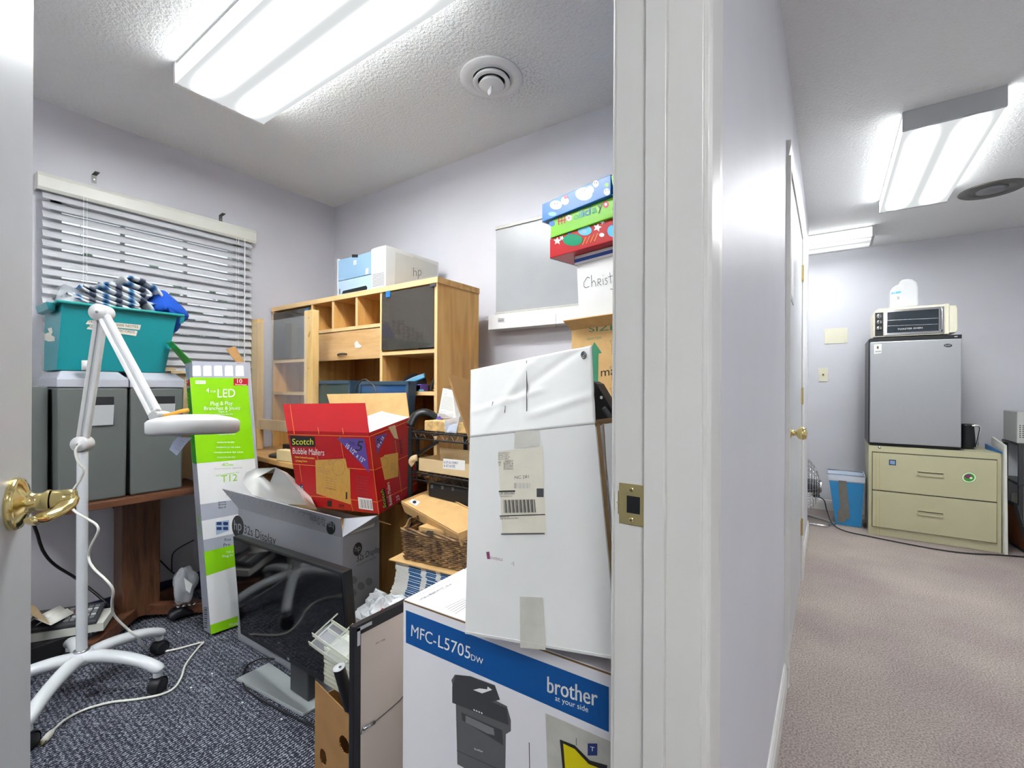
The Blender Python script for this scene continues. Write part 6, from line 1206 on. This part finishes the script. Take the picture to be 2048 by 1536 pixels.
# toaster oven
t = thing('toaster_oven', 'cream toaster oven with a glass door on top of the fridge', 'toaster oven', (.53, 4.8, fz1))
oz0, oz1 = fz1+.012, fz1+.238; ox0, ox1 = .29, .785
m = MB(); pr_ = [(0, 0), (.495, 0), (.495, .226), (.04, .226), (.012, .21), (0, .18)]
m.prism([(0, 0), (.43, 0), (.43, .226), (.035, .226), (.01, .212), (0, .185)], (ox0, FY+.05, oz0), V((1, 0, 0)), V((0, 0, 1)), (0, .28, 0), 'almond')
m.prism([(0, .01), (.055, .01), (.062, .03), (.062, .19), (.055, .21), (0, .216)], (ox0+.43, FY+.06, oz0), V((1, 0, 0)), V((0, 0, 1)), (0, .26, 0), 'almond'); m.box(ox0+.42, FY+.045, oz0, ox0+.445, FY+.33, oz0+.228, 'almond')
for x in (.31, .70):
    for y in (FY+.07, FY+.30): m.box(x, y, fz1+.001, x+.03, y+.03, oz0, 'black')
m.build('casing', t, bevel=.004)
m = MB(); m.box(ox0+.012, FY+.045, oz0+.01, ox0+.062, FY+.05, oz0+.195, 'black'); m.build('control_panel', t)
for k in range(3):
    m = MB(); zc = oz0+.165-.048*k; m.lathe([(.018, 0), (.016, .012), (0, .013)], (ox0+.037, FY+.045, zc), 'chrome', (0, -1, 0), 20); m.box(ox0+.034, FY+.030, zc-.014, ox0+.040, FY+.034, zc+.014, 'black'); m.build('knob', t)
m = MB(); m.box(ox0+.068, FY+.040, oz0+.012, ox0+.415, FY+.05, oz0+.208, 'chrome').box(ox0+.085, FY+.038, oz0+.028, ox0+.385, FY+.041, oz0+.192, 'toaster_glass'); 
f = Fr((ox0, FY+.038, 0), (ox1, FY+.038, 0), (ox0, FY+.038, 1)); m.ln(f, (1772, 641), (1876, 636), .003, 'steel', 1); m.ln(f, (1775, 652), (1876, 648), .002, 'steel', 1); m.tx(f, 'TOASTER OVEN', (1795, 660), (1845, 657), 3, 'bright_white', 1)
d_ = m.build('door', t, bevel=.002); m = MB(); m.tube([(ox0+.40, FY+.045, oz0+.195), (ox0+.402, FY+.022, oz0+.18), (ox0+.402, FY+.022, oz0+.04), (ox0+.40, FY+.045, oz0+.025)], .006, 'steel', n=10); m.build('handle', d_)
# water jug
jz = oz1+.0015; t = thing('water_jug', 'translucent plastic jug with a blue and white label on the oven', 'jug', (.48, 4.74, jz))
m = MB(); pf = [(-.082, 0), (.078, 0), (.085, .02), (.085, .15), (.075, .19), (.05, .215), (.03, .222), (-.012, .222), (-.022, .21), (-.028, .185), (-.052, .180), (-.070, .165), (-.085, .14), (-.085, .02)]
m.prism(pf, (.483, 4.69, jz), V((1, 0, 0)), V((0, 0, 1)), (0, .11, 0), 'jug'); m.build('body', t, bevel=.012)
m = MB(); m.prism([(-.018, .150), (-.006, .150), (.004, .20), (-.008, .206)], (.483, 4.687, jz), V((1, 0, 0)), V((0, 0, 1)), (0, .116, 0), 'hpp_grey'); m.build('handle', t)
f = Fr((.4, 4.688, 0), (.6, 4.688, 0), (.4, 4.688, 1)); m = MB(); m.pp(f, [(1783, 602), (1802, 599), (1802, 582), (1783, 585)], 'paper', 1); m.pp(f, [(1783, 589), (1802, 586), (1802, 582), (1783, 585)], 'gift_cyan', 2); m.tx(f, 'CVS', (1785, 588), (1792, 587), 3, 'bright_white', 3); m.pr(f, 1794, 593, 1799, 599, 'ink_faint', 2); m.build('label', t)
# carafe
t = thing('coffee_carafe', 'black coffee carafe with a chrome handle beside the fridge', 'carafe', (.865, 4.80, cz))
m = MB(); m.lathe([(0, 0), (.052, 0), (.054, .01), (.050, .08), (.044, .165), (.046, .182), (.040, .186), (0, .186)], (.858, 4.82, cz+.0015), 'black', n=32); m.build('body', t)
m = MB(); m.tube([(.878, 4.775, cz+.175), (.912, 4.77, cz+.18), (.925, 4.768, cz+.16), (.915, 4.768, cz+.09), (.905, 4.775, cz+.02), (.895, 4.78, cz+.012)], .007, 'chrome', n=10); m.build('handle', t)
m = MB(); m.box(.62, 4.645, cz+.001, .80, 4.70, cz+.008, 'black_soft'); m.tube([(.66, 4.64, cz+.012), (.70, 4.635, cz+.012), (.74, 4.64, cz+.012)], .004, 'brass', n=8, sub=2); tag(m.build('key_tray'), 'thin dark tray with brass bits in front of the fridge base', 'tray')
m = MB(); m.box(.245, FY+.02, cz+.001, .262, FY+.4, cz+.018, 'carton_clean'); m.box(.235, FY+.0, cz+.012, .30, FY+.03, cz+.016, 'carton_clean')
# waste bin
t = thing('waste_bin', 'blue plastic waste bin patched with grey tape', 'bin', (.14, 4.87, 0))
bx0, bx1, by0, by1 = .052, .225, 4.765, 4.97; T0, T1, S0, S1, bh = .0, .242, 4.745, 5.0, .425
m = MB(); lo = [(bx0, by0, .002), (bx1, by0, .002), (bx1, by1, .002), (bx0, by1, .002)]; hi = [(T0+.001, S0+.001, bh-.03), (T1-.001, S0+.001, bh-.03), (T1-.001, S1-.001, bh-.03), (T0+.001, S1-.001, bh-.03)]
m.add(lo+hi, [(0, 3, 2, 1), (0, 1, 5, 4), (1, 2, 6, 5), (2, 3, 7, 6), (3, 0, 4, 7)], 'bin_blue'); f = Fr(lo[0], lo[1], hi[0])
m.pp(f, [(1677, 955), (1692, 955), (1700, 1037), (1694, 1038), (1690, 1044), (1675, 1044), (1675, 1021), (1680, 1020), (1678, 985)], 'duct', 2); m.ln(f, (1685, 980), (1691, 1010), .0015, 'ink_soft', 3); o = m.build('tub', t); o.modifiers.new('s', 'SOLIDIFY').thickness = .004
m = MB(); A = [(T0-.006, S0-.006, bh-.045), (T1+.006, S0-.006, bh-.045), (T1+.006, S1+.006, bh-.045), (T0-.006, S1+.006, bh-.045)]; B = [(p[0], p[1], bh+.004) for p in A]; C_ = [(p[0]+(.02 if p[0] < .1 else -.02), p[1]+(.02 if p[1] < 4.8 else -.02), bh-.14) for p in A]
m.add(A+B+C_, [(0, 1, 5, 4), (1, 2, 6, 5), (2, 3, 7, 6), (3, 0, 4, 7), (4, 5, 9, 8), (5, 6, 10, 9), (6, 7, 11, 10), (7, 4, 8, 11), (8, 9, 10, 11)], 'bag_white'); o = m.build('liner_bag', t)
m = MB(); m.tube([(p[0], p[1], bh+.004) for p in A], .006, 'bag_white', close=True, sub=1, n=8); m.build('rolled_edge', t)
# floor fan
fc = V((-.21, 4.78, .305)); t = thing('floor_fan', 'chrome wire floor fan peeking out from behind the hall wall end', 'fan', (fc.x, fc.y, 0))
m = MB(); R_ = .25
for k in range(9): a = math.pi/2*(k+1)/9.6; rr = R_*math.sin(a); xx = .15*math.cos(a); m.tube([fc+V((xx, rr*math.cos(i*math.pi/14), rr*math.sin(i*math.pi/14))) for i in range(28)], .0024, 'chrome', n=6, close=True, sub=1)
for k in range(24):
    a = k*math.pi/12; m.tube([fc+V((.15*math.cos(b_), R_*math.sin(b_)*math.cos(a), R_*math.sin(b_)*math.sin(a))) for b_ in [math.pi/2*j/6 for j in range(1, 7)]], .0018, 'chrome', n=6, sub=1)
m.build('wire_cage', t)
m = MB(); m.cyl(fc+V((.02, 0, 0)), fc+V((.15, 0, 0)), .06, 'dark_grey', n=28).cyl(fc+V((.15, 0, 0)), fc+V((.162, 0, 0)), .05, 'steel', n=28); m.blob(fc+V((.12, -.02, -.075)), (.03, .02, .02), 'black'); m.build('motor', t)
for k in range(3):
    m = MB(); a0 = k*2*math.pi/3; q = [fc+V((.0, r*math.cos(a0+o_), r*math.sin(a0+o_))) for r, o_ in ((.05, -.25), (.20, -.5), (.21, .35), (.05, .35))]; q[0].x += .03; q[1].x += .045; q[2].x -= .01; m.quad(q, 'steel', .003); m.build('blade', t)
m = MB(); m.tube([fc+V((0, -.26, 0)), (-.19, 4.50, .2), (-.19, 4.52, .02), (-.16, 4.60, .0115), (-.03, 4.60, .0115), (.015, 4.66, .0115), (.035, 4.74, .0115), (-.16, 4.93, .0115), (-.19, 5.03, .02), (-.19, 5.05, .2), fc+V((0, .26, 0))], .011, 'chrome', n=12, sub=4); m.build('floor_stand', t)
m = MB(); m.tube([fc+V((.14, -.03, -.085)), (-.03, 4.72, .20), (-.01, 4.70, .12), (.03, 4.64, .03), W(1690, 1062, z=.006), W(1740, 1073, z=.006), W(1800, 1085, z=.006), W(1870, 1098, z=.006), W(1930, 1106, z=.006), W(2000, 1110, z=.006), W(2060, 1115, z=.006), (1.6, 4.7, .006)], .0045, 'black', n=8, sub=6); tag(m.build('fan_cord'), 'black cord running from the fan along the floor past the cabinet', 'cord')
# wall plates
m = MB(); a, b = W(1649, 658, y=YH), W(1695, 686, y=YH); m.box(a.x, YH-.005, b.z, b.x, YH, a.z, 'almond')
for u_ in (.12, .88):
    for v_ in (.1, .9): m.cyl((a.x+(b.x-a.x)*u_, YH-.0055, b.z+(a.z-b.z)*v_), (a.x+(b.x-a.x)*u_, YH-.004, b.z+(a.z-b.z)*v_), .003, 'steel', n=8)
tag(m.build('blank_plate', bevel=.0015), 'wide blank beige wall plate, higher of the two on the hall wall', 'wall plate')
t = thing('jack_plate', 'small beige jack plate on the hall wall below the wide blank one', 'wall plate', (-.045, YH, 1.25)); a, b = W(1637, 736, y=YH), W(1656, 763, y=YH)
m = MB(); m.box(a.x, YH-.005, b.z, b.x, YH, a.z, 'almond'); m.build('plate', t, bevel=.0015); m = MB(); xc, zc = (a.x+b.x)/2, (a.z+b.z)/2; m.box(xc-.009, YH-.007, zc-.014, xc+.009, YH-.005, zc+.010, 'brass_dull').box(xc-.005, YH-.0075, zc-.006, xc+.005, YH-.0068, zc+.006, 'ink'); m.build('socket', t)
# boards and frames leaning right of the cabinet
m = MB(); m.hexa([(1.006, 4.56, .002), (1.024, 4.56, .002), (1.020, 4.86, .002), (1.004, 4.86, .002), (1.003, 4.56, .765), (1.016, 4.56, .765), (1.014, 4.86, .80), (1.003, 4.86, .80)], 'offwhite'); m.box(1.0175, 4.62, .72, 1.019, 4.84, .76, 'gift_cyan'); tag(m.build('poster_board'), 'white edged board standing against the right side of the cabinet', 'board')
m = MB(); m.hexa([(.99, 4.58, cz+.002), (.997, 4.58, cz+.002), (.975, 4.86, cz+.002), (.968, 4.86, cz+.002), (.99, 4.58, cz+.012), (.997, 4.58, cz+.012), (.975, 4.86, cz+.04), (.968, 4.86, cz+.04)], 'gift_blue'); tag(m.build('blue_folder'), 'blue folder edge lying on the right end of the cabinet top', 'folder')
t = thing('leaning_frame', 'brown-backed picture frame leaning on the floor at the right edge', 'picture frame', (1.12, 4.75, 0))
m = MB(); A = V((1.15, 4.66, .004)); u_ = V((-.015, .15, 0)); uz = V((-.06, .03, .33)); m.obox(A, u_*2.1, V((.012, .006, 0)), uz, 'brown_board'); m.build('backing', t)
m = MB(); m.bar(A, A+uz, .018, .018, 'black').bar(A, A+u_*2.1, .018, .018, 'black').bar(A+uz, A+uz+u_*2.1, .018, .018, 'black').bar(A+u_*2.1, A+uz+u_*2.1, .018, .018, 'black'); m.build('frame', t)
t = thing('metal_shelf', 'dark metal shelf stand at the right edge of the hall', 'shelf', (1.35, 4.95, 0))
for x in (1.13, 1.55):
    for y in (4.80, 5.15): m = MB(); m.box(x, y, .002, x+.025, y+.025, .76, 'dark_grey'); m.build('post', t)
for z in (.18, .46, .745): m = MB(); m.box(1.125, 4.795, z, 1.58, 5.18, z+.018, 'dark_grey'); m.build('shelf', t, bevel=.002)
m = MB(); m.box(1.15, 5.16, .48, 1.55, 5.17, .74, 'light_grey'); m.build('back_sheet', t)
t = thing('grey_appliance', 'light grey metal appliance with vent holes at the right edge', 'appliance', (1.3, 4.95, .765))
m = MB(); m.box(1.12, 4.80, .765, 1.50, 5.12, .995, 'hpp_grey2'); m.build('casing', t, bevel=.006)
m = MB(); f = Fr((1.12, 4.80, 0), (1.5, 4.80, 0), (1.12, 4.80, 1)); p_ = f.px(2021, 858)
for i in range(9):
    for j in range(7): x = 1.135+.015*i; z = .81+.014*j; m.cyl((x, 4.7985, z), (x, 4.80, z), .004, 'ink', n=6)
m.build('vent_holes', t)
m = MB(); m.box(1.20, 4.84, .4785, 1.26, 5.0, .60, 'teal'); tag(m.build('teal_binder'), 'dark teal binder standing on the metal shelf', 'binder')
m = MB(); m.box(1.16, 4.85, .1985, 1.46, 5.1, .36, 'offwhite'); tag(m.build('cream_device', bevel=.01), 'cream coloured device on the lowest metal shelf', 'device')
